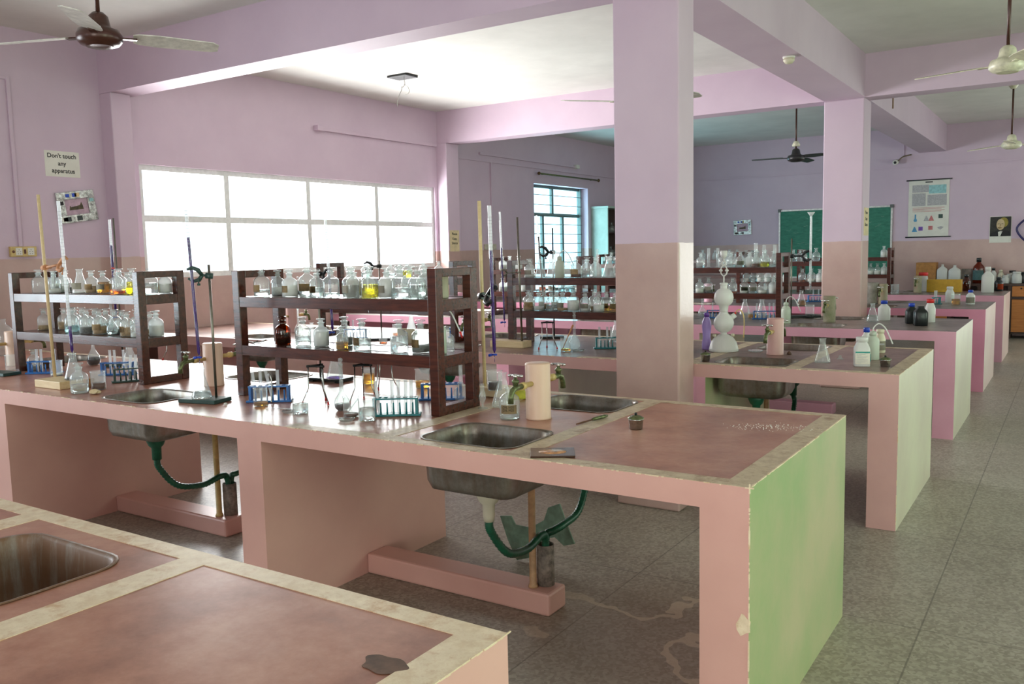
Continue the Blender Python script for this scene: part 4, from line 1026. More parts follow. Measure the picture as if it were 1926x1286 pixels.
# lower shelf oddments of the middle rack
p = Vector((-2.978, 0.600, 1.1712)); 
t = thing('crucible_tongs', 'steel crucible tongs lying open on the lower shelf of the middle rack', 'tongs', tuple(p+Vector((.02, 0, .004))))
for s_ in (-1, 1): B().tube(bez([(-.07, s_*.02, 0), (-.02, s_*.008, 0.001*s_), (.02, -s_*.004, .001*s_), (.06, -s_*.022, 0), (.1, -s_*.03, .012)], 5), .0032, 8).obj('arm', 'rod', t)
p = Vector((-2.390, 0.525, 1.1712)); 
rodlie('glass_rod', [p+Vector((-.18, -.012, .0035)), p+Vector((.12, .0, .0035))], .003, 'glass', 'glass rod on the lower shelf edge of the middle rack, left one', 'glass rod', 'glass rods')
rodlie('glass_rod', [p+Vector((-.1, -.003, .0033)), p+Vector((.15, -.012, .0033))], .0028, 'steel', 'thin steel rod along the lower shelf edge of the middle rack', 'rod')
p = Vector((-1.971, 0.540, 1.1712)); rodlie('wire_gauze_clip', bez([p+Vector((-.08, 0, .003)), p+Vector((-.02, .012, .003)), p+Vector((.0, 0, .003)), p+Vector((-.02, -.008, .003)), p+Vector((.07, -.006, .003))], 5), .0022, 'steel', 'looped wire on the lower shelf of the middle rack', 'wire')
t = thing('plastic_tub', 'milky plastic tub at the right end of the upper shelf, middle rack', 'tub', (-1.664, 0.640, 1.4262)); B().lathe([(0, 0), (.036, 0), (.038, .003), (.0385, .1), (.0395, .1), (.0395, .104), (.0365, .104), (.036, .006), (0, .006)], 24).obj('tub', 'ivory', t)
washbottle((-1.652, 0.600, 1.1712), R(62), 'cream wash bottle with red spout tip at the end of the middle rack', 'off', 1.12)
# ------------------------------------------------------------------ second bench, left rack section
glassware('beaker', (-5.315, 0.514, 0.9010), 'empty glass beaker at the far left beside the half-hidden round post', 'beaker', 'beakers', 1.1)
glassware('jug', (-6.336, 0.973, 0.9010), 'large clear glass bottle behind the round post at far left', 'bottle', None, 1.25)
glassware('reagent', (-5.099, 0.552, 0.9010), 'stoppered bottle with grey sediment standing under the left rack', 'bottle', 'bottles under the left rack', 1.05, 'grey', .03)
tube_rack((-4.888, 0.507, 0.9010), CR, 'blue', 'blue test tube rack under the left end of the left rack', [(1, 0, None), (2, 0, None), (5, 0, None)])
glassware('beaker', (-4.701, 0.485, 0.9010), 'beaker with white residue behind the wooden rod stand', 'beaker', 'beakers', 1.05, 'powder', .012)
wp = Vector((-4.187, 0.216, 0.9010)); wr = Vector((-4.314, 0.308, 0.9440))
stand(tuple(wp), 1.13, (.27, .15, .045), 'blond', 'blond', 'pale wooden retort stand in front of the left rack', (wr.x-wp.x-.02, .055), 0, .0095, (-.03, 0))
pf = Vector((-4.091, 0.249, 0.9460))
glassware('flask', tuple(pf), 'conical flask with purple liquid on the pale wooden stand', 'flask', 'conical flasks', 1.2, 'dark', .012, False)
burette((pf.x+.005, pf.y), (-4.339, 0.420, 1.9500)[2]+.03, (-4.408, 0.420, 1.0540)[2]+.0, (-4.409, 0.420, 1.2590)[2], 'nearly empty clear burette in front of the left rack', cap='glass', lean=(-.03, 0), bore=.0095)
clamp((wp.x+wr.x-wp.x-.04, wp.y+.055, 1.6), (pf.x-.02, pf.y, 1.62), 'tan wooden clamp holding the clear burette at left', 'splint', 1.3)
glassware('reagent', (-3.833, 0.131, 0.9010), 'clear bottle with stopper standing alone in front of the left rack', 'bottle', 'bottles under the left rack', 1.22, 'water', .04)
glassware('beaker', (-3.863, 0.260, 0.9010), 'beaker of dark brown liquid right of the lone clear bottle', 'beaker', 'beakers', 1.12, 'brownl', .035)
o = B().cbox((0, 0, .025), (.035, .05, .05)).obj('cardboard_box', 'carton', None, .002); o.location = Vector((-3.997, 0.283, 0.9010)); tag(o, 'small brown cardboard block behind the lone clear bottle', 'box')
b = B(); rnd = random.Random(5)
ico = bmesh.ops.create_icosphere(b.bm, subdivisions=2, radius=.026)
for v in b.bm.verts: v.co *= rnd.uniform(.7, 1.25); v.co.z = max(-.012, v.co.z*.55)
o = b.obj('crumpled_paper', 'yellowed', None); o.location = Vector((-3.714, 0.148, 0.9010))+Vector((0, 0, .0125)); tag(o, 'crumpled yellowish paper at the corner of the left sink', 'paper')
glassware('volflask', (-5.003, 0.922, 0.9010), 'round long-necked flask of dark purple liquid under the left rack', 'flask', 'volumetric flasks', 1.25, 'dark', .045, False)
tube_rack((-4.332, 0.678, 0.9010), CR, 'blue', 'blue test tube rack behind the dark green tube rack', [(1, 0, None), (2, 0, None), (4, 0, None)])
tube_rack((-3.973, 0.544, 0.9010), R(62), 'dkgreen', 'dark green test tube rack beside the end frame of the left rack', [(2, 5, 'grey'), (3, 5, 'grey'), (4, 5, 'grey')])
glassware('flask', (-4.553, 0.909, 0.9010), 'empty conical flask behind the two tube racks under the left rack', 'flask', 'conical flasks', 1.35, None, 0, False)
stand((-4.737, 0.977, 0.9010), 1.02, (.2, .12, .022), 'dkgreen', 'rod', 'dark green retort stand behind the left rack', (.0, .0), CR, .006)
bs = Vector((-4.737, 0.977, 0.9010)); 
burette((bs.x-.03, bs.y-.01), (-4.798, 1.070, 1.8930)[2]+.02, 1.2, (-4.812, 1.070, 1.7270)[2]+.01, 'purple burette standing up behind the left rack', bore=.0095)
clamp((bs.x, bs.y, 1.56), (bs.x-.03, bs.y-.01, 1.565), 'small clamp holding the burette behind the left rack', 'red', .6)
stand((-5.089, 0.336, 0.9010), .5, (.2, .13, .02), 'dkgreen', 'rod', 'dark green stand base at the left edge of the second bench', (-.06, 0), R(10), .006)
tripod((-4.715, 1.370, 0.9010), .17, .5, 'tripod with red feet seen behind the end frame of the left rack')
# ------------------------------------------------------------------ third bench, window side
glassware('flask', (-4.294, 3.571, 0.9010), 'frosted conical flask on the third bench behind the middle rack', 'flask', 'conical flasks', 1.3, 'powder', .01, False, None, 'frost')
glassware('beaker', (-4.323, 3.403, 0.9010), 'glass beaker with orange residue behind the middle rack', 'beaker', 'beakers', 1.1, 'orange', .02)
glassware('beaker', (-3.974, 2.822, 0.9010), 'beaker with orange liquid on the third bench front edge', 'beaker', 'beakers', .95, 'orange', .012)
glassware('flask', (-5.066, 3.076, 0.9010), 'small conical flask on the third bench behind the amber bottle', 'flask', 'conical flasks', .95, None, 0, False)
glassware('volflask', (-5.356, 3.185, 0.9010), 'stoppered long-necked flask on the third bench behind the amber bottle', 'flask', 'volumetric flasks', 1.1)
tube_rack((-4.527, 3.074, 0.9010), CR, 'blue', 'blue test tube rack on the third bench behind the middle rack', [(0, 0, None), (2, 0, None), (4, 0, None)])
tube_rack((-3.668, 3.494, 0.9010), CR, 'blue', 'blue test tube rack on the third bench right of the middle rack', [(3, 0, None)])
st2 = Vector((-4.210, 3.040, 0.9006))
stand(tuple(st2), .68, (.2, .12, .02), 'iron', 'rod', 'black retort stand on the third bench behind the middle rack', (.02, .0), CR, .006)
burette((st2.x-.085, st2.y-.03), 1.83, 1.13, 1.25, 'clear burette against the wide window, right one', col='water')
clamp((st2.x+.017, st2.y+.01, 1.535), (st2.x-.085, st2.y-.03, 1.535), 'black clamp above the middle rack near the yellow bottles', 'iron', 1.2)
for q_, lb_ in (((-3.904, 2.982, 0.9010), 'left'), ((-3.782, 2.940, 0.9010), 'right')):
    t = thing('plastic_tub', 'ivory plastic tub on the third bench behind the middle rack, %s one' % lb_, 'tub', q_); B().lathe([(0, 0), (.036, 0), (.04, .11), (.041, .112), (.039, .112), (.034, .004), (0, .004)], 20).obj('tub', 'ivory', t)
# third bench, left of the big pillar
kb = Vector((-2.843, 3.020, 0.9006)); kr = Vector((-2.733, 3.010, 0.9540))
stand(tuple(kb), .99, (.3, .13, .05), 'blond', 'rod', 'metal rod stand on a pale wooden block left of the big pillar', ((kr-kb).x, (kr-kb).y), 0, .0085, (-.02, 0))
burette((kr.x-.13, kr.y-.04), (-2.845, 3.000, 1.9360)[2]+.0, (-2.830, 3.000, 1.0550)[2], (-2.848, 3.000, 1.6630)[2], 'purple burette beside the metal rod left of the big pillar', bore=.0075, lean=(-.02, 0))
clamp((kr.x-.012, kr.y, 1.475), (kr.x-.14, kr.y-.04, 1.475), 'slim grey clamp on the metal rod left of the big pillar', 'rod', .8)
tripod((-2.500, 3.000, 0.9010), .2, .6, 'tripod with red feet on the third bench left of the big pillar')
glassware('beaker', (-2.305, 2.931, 0.9010), 'beaker with wooden splint left of the big pillar', 'beaker', 'beakers', 1.05, 'gold', .015)
glassware('volflask', (-2.299, 3.055, 0.9006), 'stoppered round flask beside the splint beaker', 'flask', 'volumetric flasks', 1.15, None)
p = Vector((-2.305, 2.931, 0.9010)); rodlie('wooden_splint', [p+Vector((-.022, -.012, .008)), p+Vector((.012, .01, .1)), p+Vector((.045, .035, .19))], [.003, .004, .008], 'splint', 'wooden handled splint leaning in the beaker left of the big pillar', 'splint')
dish((-2.218, 2.967, 0.9010), .05, 'watch glass lying beside the splint beaker')
tube_rack((-2.087, 3.204, 0.9010), CR, 'teal_p', 'blue-green test tube rack next to the big pillar', [(0, 0, None), (2, 0, 'grey'), (3, 0, 'brownl')])
glassware('flask', (-2.234, 3.627, 0.9010), 'conical flask half hidden by the big pillar', 'flask', 'conical flasks', 1.4, 'water', .03, False)
washbottle((-2.500, 3.200, 1.4262), R(20), 'milky wash bottle on the upper shelf left of the big pillar', 'off', 1.1, None)
s3 = Vector((-2.872, 3.696, 0.9010))
stand(tuple(s3), .92, (.2, .12, .02), 'iron', 'iron', 'black retort stand behind the rack left of the big pillar', (.02, 0), CR, .006)
burette((s3.x-.05, s3.y-.03), (-2.877, 3.600, 1.8790)[2]+.05, 1.12, 1.75, 'dark brown burette leaning before the grilled window', col='dark', lean=(-.06, 0))
clamp((s3.x+.02, s3.y, 1.62), (s3.x-.07, s3.y-.03, 1.63), 'black clamp before the grilled window', 'iron', 1.3)
# third bench, right of the big pillar
t = thing('drinking_bottle', 'translucent violet plastic bottle beside the white gas generator', 'bottle', (-1.407, 3.404, 0.9010))
B().lathe([(0, 0), (.03, 0), (.034, .006), (.033, .05), (.027, .09), (.03, .13), (.034, .17), (.032, .2), (.018, .232), (.0165, .24), (0, .24)], 24).obj('bottle', 'violet', t)
B().lathe([(0, .236), (.019, .236), (.019, .262), (.017, .265), (0, .265)], 20).obj('cap', 'violet_d', t)
t = thing('gas_generator', 'white three-globe plastic gas generator with coiled funnel on the third bench', 'gas generator', (-1.264, 3.356, 0.9010), 0, None, 1.07)
B().lathe([(0, 0), (.092, 0), (.096, .004), (.094, .02), (.083, .06), (.06, .092), (.032, .109), (.021, .113), (.02, .124), (.03, .128), (.05, .142), (.0625, .165), (.066, .185), (.0625, .206), (.05, .228), (.034, .242), (.029, .25), (.0265, .26)], 32).obj('lower_globes', 'white', t)
B().lathe([(.0262, .258), (.027, .27), (.031, .3), (.045, .308), (.058, .325), (.063, .352), (.058, .38), (.045, .4), (.03, .41), (.0225, .413), (.0225, .435), (.026, .438), (.026, .45), (0, .452)], 32).obj('upper_globe', 'white', t)
b = B(); b.tube([(0, 0, .45), (0, 0, .495)], .0045, 8)
for s_ in (-1, 1): b.tube(bez([(0, 0, .492), (s_*.018, 0, .51), (s_*.02, 0, .54), (s_*.004, .006*s_, .562), (-s_*.014, 0, .575), (0, 0, .595)], 6), .0042, 8)
b.lathe([(.006, -.008), (.012, -.002), (.012, .004), (.004, .01)], 12, (.02, 0, .53)).lathe([(.006, -.008), (.012, -.002), (.012, .004), (.004, .01)], 12, (-.02, 0, .53))
b.tube([(0, 0, .59), (0, 0, .61)], .005, 8).lathe([(.005, .608), (.018, .622), (.0215, .63), (.0215, .66), (.0195, .66), (.0185, .632), (.006, .614)], 20, closed=False)
b.obj('funnel_tube', 'white', t)
rx = Vector((cos(CR), sin(CR), 0))
B().tube([rx*.045+Vector((0, 0, .215)), rx*.075+Vector((0, 0, .238))], [.017, .0175], 14).obj('side_neck', 'white', t)
h_ = B().tube(bez([rx*.07+Vector((0, 0, .236)), rx*.085+Vector((0, 0, .262)), rx*.105+Vector((0, 0, .272)), rx*.128+Vector((0, 0, .24)), rx*.135+Vector((0, 0, .18)), rx*.132+Vector((0, 0, .085))], 6), .004, 8).obj('outlet_hose', 'pvc', t)
B().tube([rx*.073+Vector((0, 0, .245)), rx*.079+Vector((0, 0, .253))], .0075, 8).obj('hose_clip', 'red', h_)
b = B()
for s_ in (-1, 1): b.lathe([(0, -.01), (.012, -.008), (.012, .008), (0, .01)], 12, (s_*.06*rx.x, s_*.06*rx.y, .105))
b.obj('drain_plug', 'ivory', t)
lamp((-1.187, 2.794, 0.9020), 'small tin spirit lamp beside the big pillar on the third bench')
dish((-1.048, 3.392, 0.9020), .052, 'shallow glass dish between the gas generator and the round post')
o = B().lathe([(0, 0), (.016, 0), (.017, .004), (.012, .012), (.004, .02), (0, .021)], 12).obj('bottle_stopper', flat('rusty_stopper', (86, 60, 44), .7), None); o.location = (-0.803, 3.343, 0.9010); tag(o, 'rusty brown stopper lying right of the round post on the third bench', 'stopper')
glassware('flask', (-0.506, 3.016, 0.9010), 'clear conical flask beside the sink on the third bench end', 'flask', 'conical flasks', 1.15, None, 0, False)
o = B().lathe([(0, 0), (.02, 0), (.021, .003), (.008, .008), (.009, .022), (0, .024)], 16).obj('glass_stopper', 'glass', None); o.location = (-0.444, 3.215, 0.9010); tag(o, 'loose glass stopper lying left of the white jars', 'stopper')
j = pbottle((-0.258, 2.933, 0.9010), 'white square jar with teal striped label, frontmost of the white jars', 'white', 'white', 1, True, 'label_white', R(18), .172, .046, 'plastic_jar', .62)
b = B(); b.box(-.0405, .0405, -.0482, -.047, .083, .092).obj('label_stripe', 'teal_print', j)
b = B(); b.box(.0465, .0482, -.03, .012, .03, .075).obj('label_patch', 'teal_print', j)
b = B()
for k in range(9): b.box(-.036, -.036+(.05, .03, .062, .056, .04, .066, .058, .05, .03)[k], -.0482, -.0472, .074-.0065*k, .0758-.0065*k)
b.obj('label_print', 'greyp', j)
washbottle((-0.258, 3.265, 0.9010), R(28), 'milky wash bottle with long white spout among the white jars', 'off', 1.22, None)
j = pbottle((-0.284, 3.656, 0.9010), 'round cream plastic bottle with printed label behind the wash bottle', 'ivory', 'ivory', 1, False, 'label_white', R(20), .155, .034, 'plastic_bottle', .62)
text('REAGENT', .009, 'ink', j, place((0, -.0362, .058), FACE_S)) if False else B().box(-.02, .02, -.0362, -.034, .055, .066).obj('label_print', 'greyp', j)
pbottle((-0.336, 3.474, 0.9010), 'white plastic bottle with blue cap behind the front square jar', 'white', 'cap_blue', 1, False, None, 0, .18, .036)
lamp((-0.130, 2.963, 0.9010), 'small tin spirit lamp right of the white jars')
# ------------------------------------------------------------------ fourth bench
washbottle((-1.483, 5.700, 0.9006), R(25), 'mint wash bottle with long spout behind the third bench post', 'off', 1.35, None)
tube_rack((-1.786, 6.121, 0.9010), R(20), 'blue', 'blue test tube rack on the fourth bench right of the gas generator', [(0, 0, None), (1, 0, None), (3, 0, None), (4, 0, None)], 6, .27)
tube_rack((-2.306, 6.104, 0.9010), R(20), 'blue', 'blue test tube rack behind the gas generator', [(1, 0, None)], 6, .2)
glassware('beaker', (-1.965, 6.207, 0.9010), 'beaker with olive sediment on the fourth bench', 'beaker', 'beakers', 1.3, 'gold', .03)
glassware('flask', (-2.170, 6.596, 0.9010), 'tall conical flask on the fourth bench left of the olive beaker', 'flask', 'conical flasks', 1.35, None, 0, False)
glassware('flask', (-1.958, 6.504, 0.9010), 'tall conical flask on the fourth bench behind the blue rack', 'flask', 'conical flasks', 1.35, None, 0, False)
glassware('volflask', (-2.495, 6.194, 0.9010), 'long-necked flask just right of the big pillar on the fourth bench', 'flask', 'volumetric flasks', 1.2, 'water', .03, False)
s4 = Vector((-1.522, 6.414, 0.9010))
stand(tuple(s4), .8, (.34, .16, .022), 'iron', 'rod', 'black retort stand holding the white burette before the chalkboard', (-.11, .0), CR, .007)
pb4 = Vector((-1.427, 6.352, 0.9230))
glassware('beaker', tuple(pb4), 'beaker of dark red liquid under the white burette', 'beaker', 'beakers', 1.2, 'dark', .015)
bt = burette((pb4.x, pb4.y), (-1.336, 5.900, 1.9160)[2], (-1.326, 5.900, 1.1520)[2], 1.25, 'white burette with funnel on top before the chalkboard', col='water', cap='glass', bore=.011)
ff = thing('glass_funnel', 'small glass funnel sitting in the top of the white burette', 'funnel', (pb4.x, pb4.y, (-1.336, 5.900, 1.9160)[2]-.02)); B().lathe([(.005, -.02), (.005, .0225), (.012, .024), (.038, .062), (.036, .062), (.01, .026), (.003, .022)], 18, closed=False).obj('funnel', 'frost', ff)
clamp((s4.x-.092, s4.y-.06, 1.525), (pb4.x-.014, pb4.y, 1.525), 'black clamp on the white burette before the chalkboard', 'black', 1.6)
glassware('flask', (-0.799, 6.165, 0.9010), 'empty conical flask on the fourth bench left of the blue-capped jar', 'flask', 'conical flasks', 1.3, None, 0, False)
pbottle((-0.725, 6.318, 0.9010), 'white jar with blue cap right of the conical flask on the fourth bench', 'white', 'cap_blue', 1, False, None, 0, .185, .056, 'plastic_jar')
pbottle((-0.442, 6.034, 0.9010), 'black square bottle with blue cap on the fourth bench', 'black', 'cap_blue', 1, True, None, R(20), .18, .05)
j = pbottle((-0.339, 5.835, 0.9010), 'glossy black-green square bottle with orange label on the fourth bench', 'black', None, 1, True, None, R(20), .19, .055)
B().box(.0555, .0565, -.02, .03, .02, .09).obj('paper_label', 'orange_p', j)
pbottle((-0.309, 6.198, 0.9010), 'white bottle with red cap behind the black square bottles', 'white', 'red', 1, False, None, 0, .21, .045, 'plastic_bottle', .6)
# ------------------------------------------------------------------ fifth bench
tube_rack((-0.577, 8.787, 0.9010), CR, 'teal_p', 'small teal test tube rack on the fifth bench end', [(0, 0, None), (1, 0, None)], 3, .09)
pbottle((-0.473, 9.119, 0.9010), 'white jar with tall lid on the fifth bench beside the teal rack', 'white', 'white', 1, False, None, 0, .19, .05, 'plastic_jar', .6)
glassware('beaker', (-0.366, 8.737, 0.9010), 'beaker of amber brown liquid on the fifth bench', 'beaker', 'beakers', 1.35, 'gold', .05)
pbottle((-0.222, 8.819, 0.9010), 'white bottle with blue cap at the end of the fifth bench', 'white', 'cap_blue', 1, False, 'label_white', 0, .165, .048)
glassware('flask', (-2.008, 8.249, 0.9010), 'small flask with olive liquid on the fifth bench behind the white burette', 'flask', 'conical flasks', 1.4, 'gold', .04, False)
tube_rack((-2.004, 9.008, 0.9010), CR, 'blue', 'blue test tube rack on the fifth bench left of the back pillar', [(1, 0, None), (3, 0, None)], 6, .24)
t = thing('pitcher', 'white plastic pitcher hung over the grey post on the fifth bench', 'pitcher', Vector((-1.232, 8.845, 0.9010))+Vector((-.04, -.18, .0)))
B().lathe([(0, 0), (.05, 0), (.055, .01), (.07, .2), (.075, .26), (.071, .26), (.05, .012), (0, .012)], 20).obj('jug', flat('grey_plastic', (150, 146, 136), .5), t); B().tube(bez([(-.07, 0, .24), (-.12, -.02, .22), (-.11, -.02, .12), (-.062, 0, .08)], 5), .014, 8).obj('handle', 'white', t)
# ------------------------------------------------------------------ farthest bench
b = B(); b.box(-.23, .23, -.06, .06, 0, .185); o = b.obj('card_box', 'gold_card', None, .004); o.location = (-0.821, 11.600, 0.9010); o.rotation_euler.z = R(-3); tag(o, 'mustard yellow box on the farthest bench', 'box')
pbottle((-0.568, 11.944, 0.9010), 'dark brown bottle right of the mustard yellow box', 'amber', 'black', 1, False, None, 0, .24, .055, 'glass_bottle')
pbottle((-0.257, 11.526, 0.9010), 'big milky plastic can at the end of the farthest bench', 'white', 'white', 1, True, None, R(15), .36, .075, 'plastic_can', .4)
pbottle((-0.326, 11.973, 0.9010), 'tall cream plastic can behind the milky can on the farthest bench', 'ivory', 'black', 1, True, None, R(15), .42, .09, 'plastic_can', .3) if False else None
pbottle((-0.149, 11.995, 0.9010), 'black bottle with orange label right of the milky can', 'black', 'black', 1, False, 'orange_p', R(60), .2, .06)
glassware('beaker', (-1.385, 10.923, 0.9010), 'small glass beaker on the farthest bench right of the pillar', 'beaker', 'beakers', 1.5, None)
pbottle((-1.122, 11.716, 0.9010), 'clear jar with red lid left of the mustard yellow box', 'frost', 'red', 1, False, None, 0, .28, .07, 'glass_jar', .75)

# ------------------------------------------------------------------ north wall: cabinet and what stands on it
cabx0, cabx1, caby0, caby1, cabz = -1.47, 1.23, 14.05, 14.57, .92
t = thing('wooden_cabinet', 'long orange plywood cabinet with dark frame against the north wall', 'cabinet', ((cabx0+cabx1)/2, (caby0+caby1)/2, 0))
ox, oy = (cabx0+cabx1)/2, (caby0+caby1)/2
b = B(); X0, X1 = cabx0-ox, cabx1-ox; Y0, Y1 = caby0-oy, caby1-oy
b.box(X0-.02, X1+.02, Y0-.02, Y1, .88, cabz); b.box(X0, X1, Y1-.02, Y1, .05, .88); b.box(X0, X1, Y0, Y1-.02, .08, .11)
nb = 6; wd = (X1-X0)/nb
for k in range(nb+1): x = X0+wd*k; b.box(x-.03 if k else x, x+.03 if k < nb else x, Y0, Y1-.02, 0, .88)
b.box(X0, X1, Y0+.002, Y0+.05, .66, .7)
b.obj('carcass', 'dark_wood', t)
for k in range(nb):
    xa, xb = X0+wd*k+.034, X0+wd*(k+1)-.034
    if k == 1 or k == 2: continue
    d = B().box(xa, xb, Y0-.012, Y0+.02, .705, .876).obj('drawer', 'ply', t, .003); B().lathe([(0, 0), (.012, 0), (.014, .012), (0, .018)], 10).xf(Matrix.Translation(((xa+xb)/2-.06, Y0-.012, .84)) @ Matrix.Rotation(R(90), 4, 'X')).obj('knob', 'black', d)
    d = B().box(xa, xb, Y0-.012, Y0+.02, .115, .655).obj('door', 'ply', t, .003); B().lathe([(0, 0), (.012, 0), (.014, .012), (0, .018)], 10).xf(Matrix.Translation((xb-.05, Y0-.012, .5)) @ Matrix.Rotation(R(90), 4, 'X')).obj('knob', 'black', d)

o = B().box(-.16, .16, -.14, .14, 0, .36).obj('cardboard_carton', 'carton', None, .004); o.location = (-1.420, 14.320, 0.9205); tag(o, 'brown cardboard carton on the wooden cabinet', 'carton', None)
pbottle((-1.165, 14.250, 0.9205), 'white jerry can on the cabinet beside the carton, left of two', 'white', None, 1, True, None, 0, .36, .085, 'plastic_can', .22)
pbottle((-0.973, 14.250, 0.9205), 'white jerry can on the cabinet beside the carton, right of two', 'white', None, 1, True, None, 0, .34, .095, 'plastic_can', .25)
o = B().box(-.08, .08, -.06, .06, 0, .24).obj('tin_box', flat('printed_tin', (120, 112, 104), .5, var=.4, scale=12), None, .004); o.location = (-0.797, 14.380, 0.9205); tag(o, 'printed tin box between the jerry cans and the brown bottle', 'tin box')
pbottle((-0.610, 14.300, 0.9205), 'big dark brown bottle with pale label on the cabinet', 'amber', 'black', 1, False, 'cyanp', R(-10), .42, .09, 'glass_bottle', .35)
pbottle((-0.386, 14.300, 0.9205), 'white bottle with red collar and black cap on the cabinet', 'white', 'black', 1, False, None, 0, .25, .05)
pbottle((-0.275, 14.300, 0.9205), 'cream bottle on the cabinet left of the white jars', 'ivory', 'ivory', 1, False, None, 0, .22, .05)
for k, (px_, hh, rr, cp, lab_) in enumerate(((1891, .13, .055, 'white', 'low white jar'), (1898, .15, .06, 'white', 'round white jar'), (1903, .2, .06, 'black', 'white jar with black lid'), (1912, .19, .075, 'white', 'fat white jar'), (1922, .18, .05, 'black', 'dark jar'))):
    pos = ((-0.198, 14.200, 0.9205), (-0.143, 14.330, 0.9205), (-0.111, 14.450, 0.9205), (-0.036, 14.220, 0.9205), (0.042, 14.350, 0.9205))[k]
    pbottle(pos, '%s on the right part of the wooden cabinet' % lab_, 'black' if k == 4 else 'white', cp, 1, False, None, 0, hh, rr, 'plastic_jar', .7)
# open cupboard in the corner by the grilled window
cx0, cx1, cy0, cy1, ch = W_+.005, -6.74, 12.42, 14.2, 2.42
t = thing('open_cupboard', 'tall pale green cupboard with dark open shelves by the grilled window', 'cupboard', ((cx0+cx1)/2, (cy0+cy1)/2, 0))
ox, oy = (cx0+cx1)/2, (cy0+cy1)/2
B().box(cx0-ox, cx1-ox, cy0-oy, cy0-oy+.03, 0, ch).box(cx0-ox, cx1-ox, cy1-oy-.03, cy1-oy, 0, ch).box(cx0-ox-.0, cx1-ox+.02, cy0-oy-.02, cy1-oy+.02, ch, ch+.04).obj('side_panel', 'celadon', t)
b = B().box(cx0-ox, cx0-ox+.02, cy0-oy+.03, cy1-oy-.03, 0, ch)
for z in (.08, .55, 1.02, 1.5, 1.96): b.box(cx0-ox+.02, cx1-ox, cy0-oy+.03, cy1-oy-.03, z-.02, z)
b.obj('shelf', 'dark_wood', t)
for k, (yy, z, ft) in enumerate(((12.85, 1.5, 'powder'), (13.05, 1.5, None), (12.9, 1.96, None))):
    glassware('reagent', (-6.9, yy, z+.0005), '%s bottle, %s from pale side panel, %s shelf of open cupboard' % (LOOK[ft], ORD[(1, 2, 1)[k]], 'top' if z > 1.8 else 'fourth'), 'bottle', 'bottles in the open cupboard', 1.4, ft, .05)
# ------------------------------------------------------------------ things on the walls
yN = N_
cb = thing('chalkboard', 'green chalkboard with white frame on the north wall', 'chalkboard', (-3.08, yN, 1.66))
B().box(-1.0, 1.0, -.02, -.001, -.63, .63).obj('board', 'board', cb)
b = B(); b.box(-1.03, -1.0, -.03, 0, -.66, .66).box(1.0, 1.03, -.03, 0, -.66, .66).box(-1.0, 1.0, -.03, 0, .63, .66).box(-1.0, 1.0, -.03, 0, -.66, -.63); b.obj('frame', 'board_frame', cb)
b = B()
for sx in (-1, 1):
    for sz in (-1, 1): b.cbox((sx*1.015, -.018, sz*.645), (.06, .034, .06))
b.obj('corner_cap', flat('grey_cap', (96, 98, 98), .5), cb)
b = B(); rnd = random.Random(11)
for k in range(30):
    x, z = rnd.uniform(-.9, .85), rnd.uniform(-.4, .55); n = rnd.randint(3, 7)
    pts = [(x+.028*i+rnd.uniform(-.006, .006), -.0213, z+rnd.uniform(-.014, .014)+.01*i*rnd.uniform(-.3, .5)) for i in range(n)]
    b.tube(pts, .0016, 5)
g = b.obj('chalk_writing', 'chalk', cb); g['kind'] = 'stuff'
ch = thing('wall_chart', 'hanging laboratory chart with dark rods on the north wall', 'wall chart', (-1.46, yN, 2.235))
B().box(-.33, .33, -.008, -.002, -.5, .5).obj('sheet', 'paper', ch)
for z in (.505, -.505): B().tube([(-.37, -.012, z), (.37, -.012, z)], .011, 10).obj('rod', 'black', ch)
b = B().box(-.27, .0, -.0095, -.0078, .29, .42).box(-.27, -.05, -.0095, -.0078, .05, .27).box(-.02, .29, -.0095, -.0078, .05, .24); b.obj('text_block', 'greyp', ch)
B().box(.0, .28, -.0097, -.0078, .26, .41).obj('diagram_panel', 'cyanp', ch); B().box(-.06, .06, -.0097, -.0078, .455, .475).obj('title_bar', 'ink', ch)
b = B()
for k in range(4): b.box(-.26, .26-.05*(k % 2), -.0095, -.0078, .01-.022*k, .017-.022*k)
b.obj('heading_line', 'redp', ch)
def pic(x, z, shape, mat):
    b = B()
    if shape == 'tube': b.box(x-.012, x+.012, -.0097, -.0078, z-.02, z+.07).lathe([(0, 0), (.028, 0), (.028, .0018), (0, .0018)], 14, (0, 0, 0)).xf(Matrix()) if False else b.prism([(x-.012, z+.07), (x-.012, z), (x-.028, z-.03), (x-.02, z-.06), (x+.02, z-.06), (x+.028, z-.03), (x+.012, z), (x+.012, z+.07)], .0078, .0097).xf(FACE_S.to_4x4())
    elif shape == 'cone': b.prism([(x-.008, z+.04), (x-.045, z-.05), (x+.045, z-.05), (x+.008, z+.04)], .0078, .0097).xf(FACE_S.to_4x4())
    elif shape == 'sq': b.box(x-.035, x+.035, -.0097, -.0078, z-.03, z+.04)
    elif shape == 'dia': b.prism([(x-.055, z+.0), (x, z-.045), (x+.055, z+.005), (x+.01, z+.02)], .0078, .0097).xf(FACE_S.to_4x4())
    return b.obj('chart_picture', mat, ch)
pic(-.21, -.17, 'tube', 'bluep'); pic(-.03, -.17, 'cone', 'greyp'); pic(.05, -.17, 'cone', 'redp'); pic(.2, -.15, 'sq', 'dkgreen'); pic(-.22, -.36, 'cone', 'bluep'); pic(-.12, -.36, 'sq', 'violet_d'); pic(.04, -.35, 'sq', 'redp'); pic(.2, -.34, 'dia', 'greyp')
po = thing('portrait_picture', 'unframed portrait print of a bearded person in dark coat, north wall', 'portrait', (-.325, yN, 1.825), 0)
B().box(-.165, .165, -.006, -.001, -.225, .225).obj('sheet', 'paper', po)
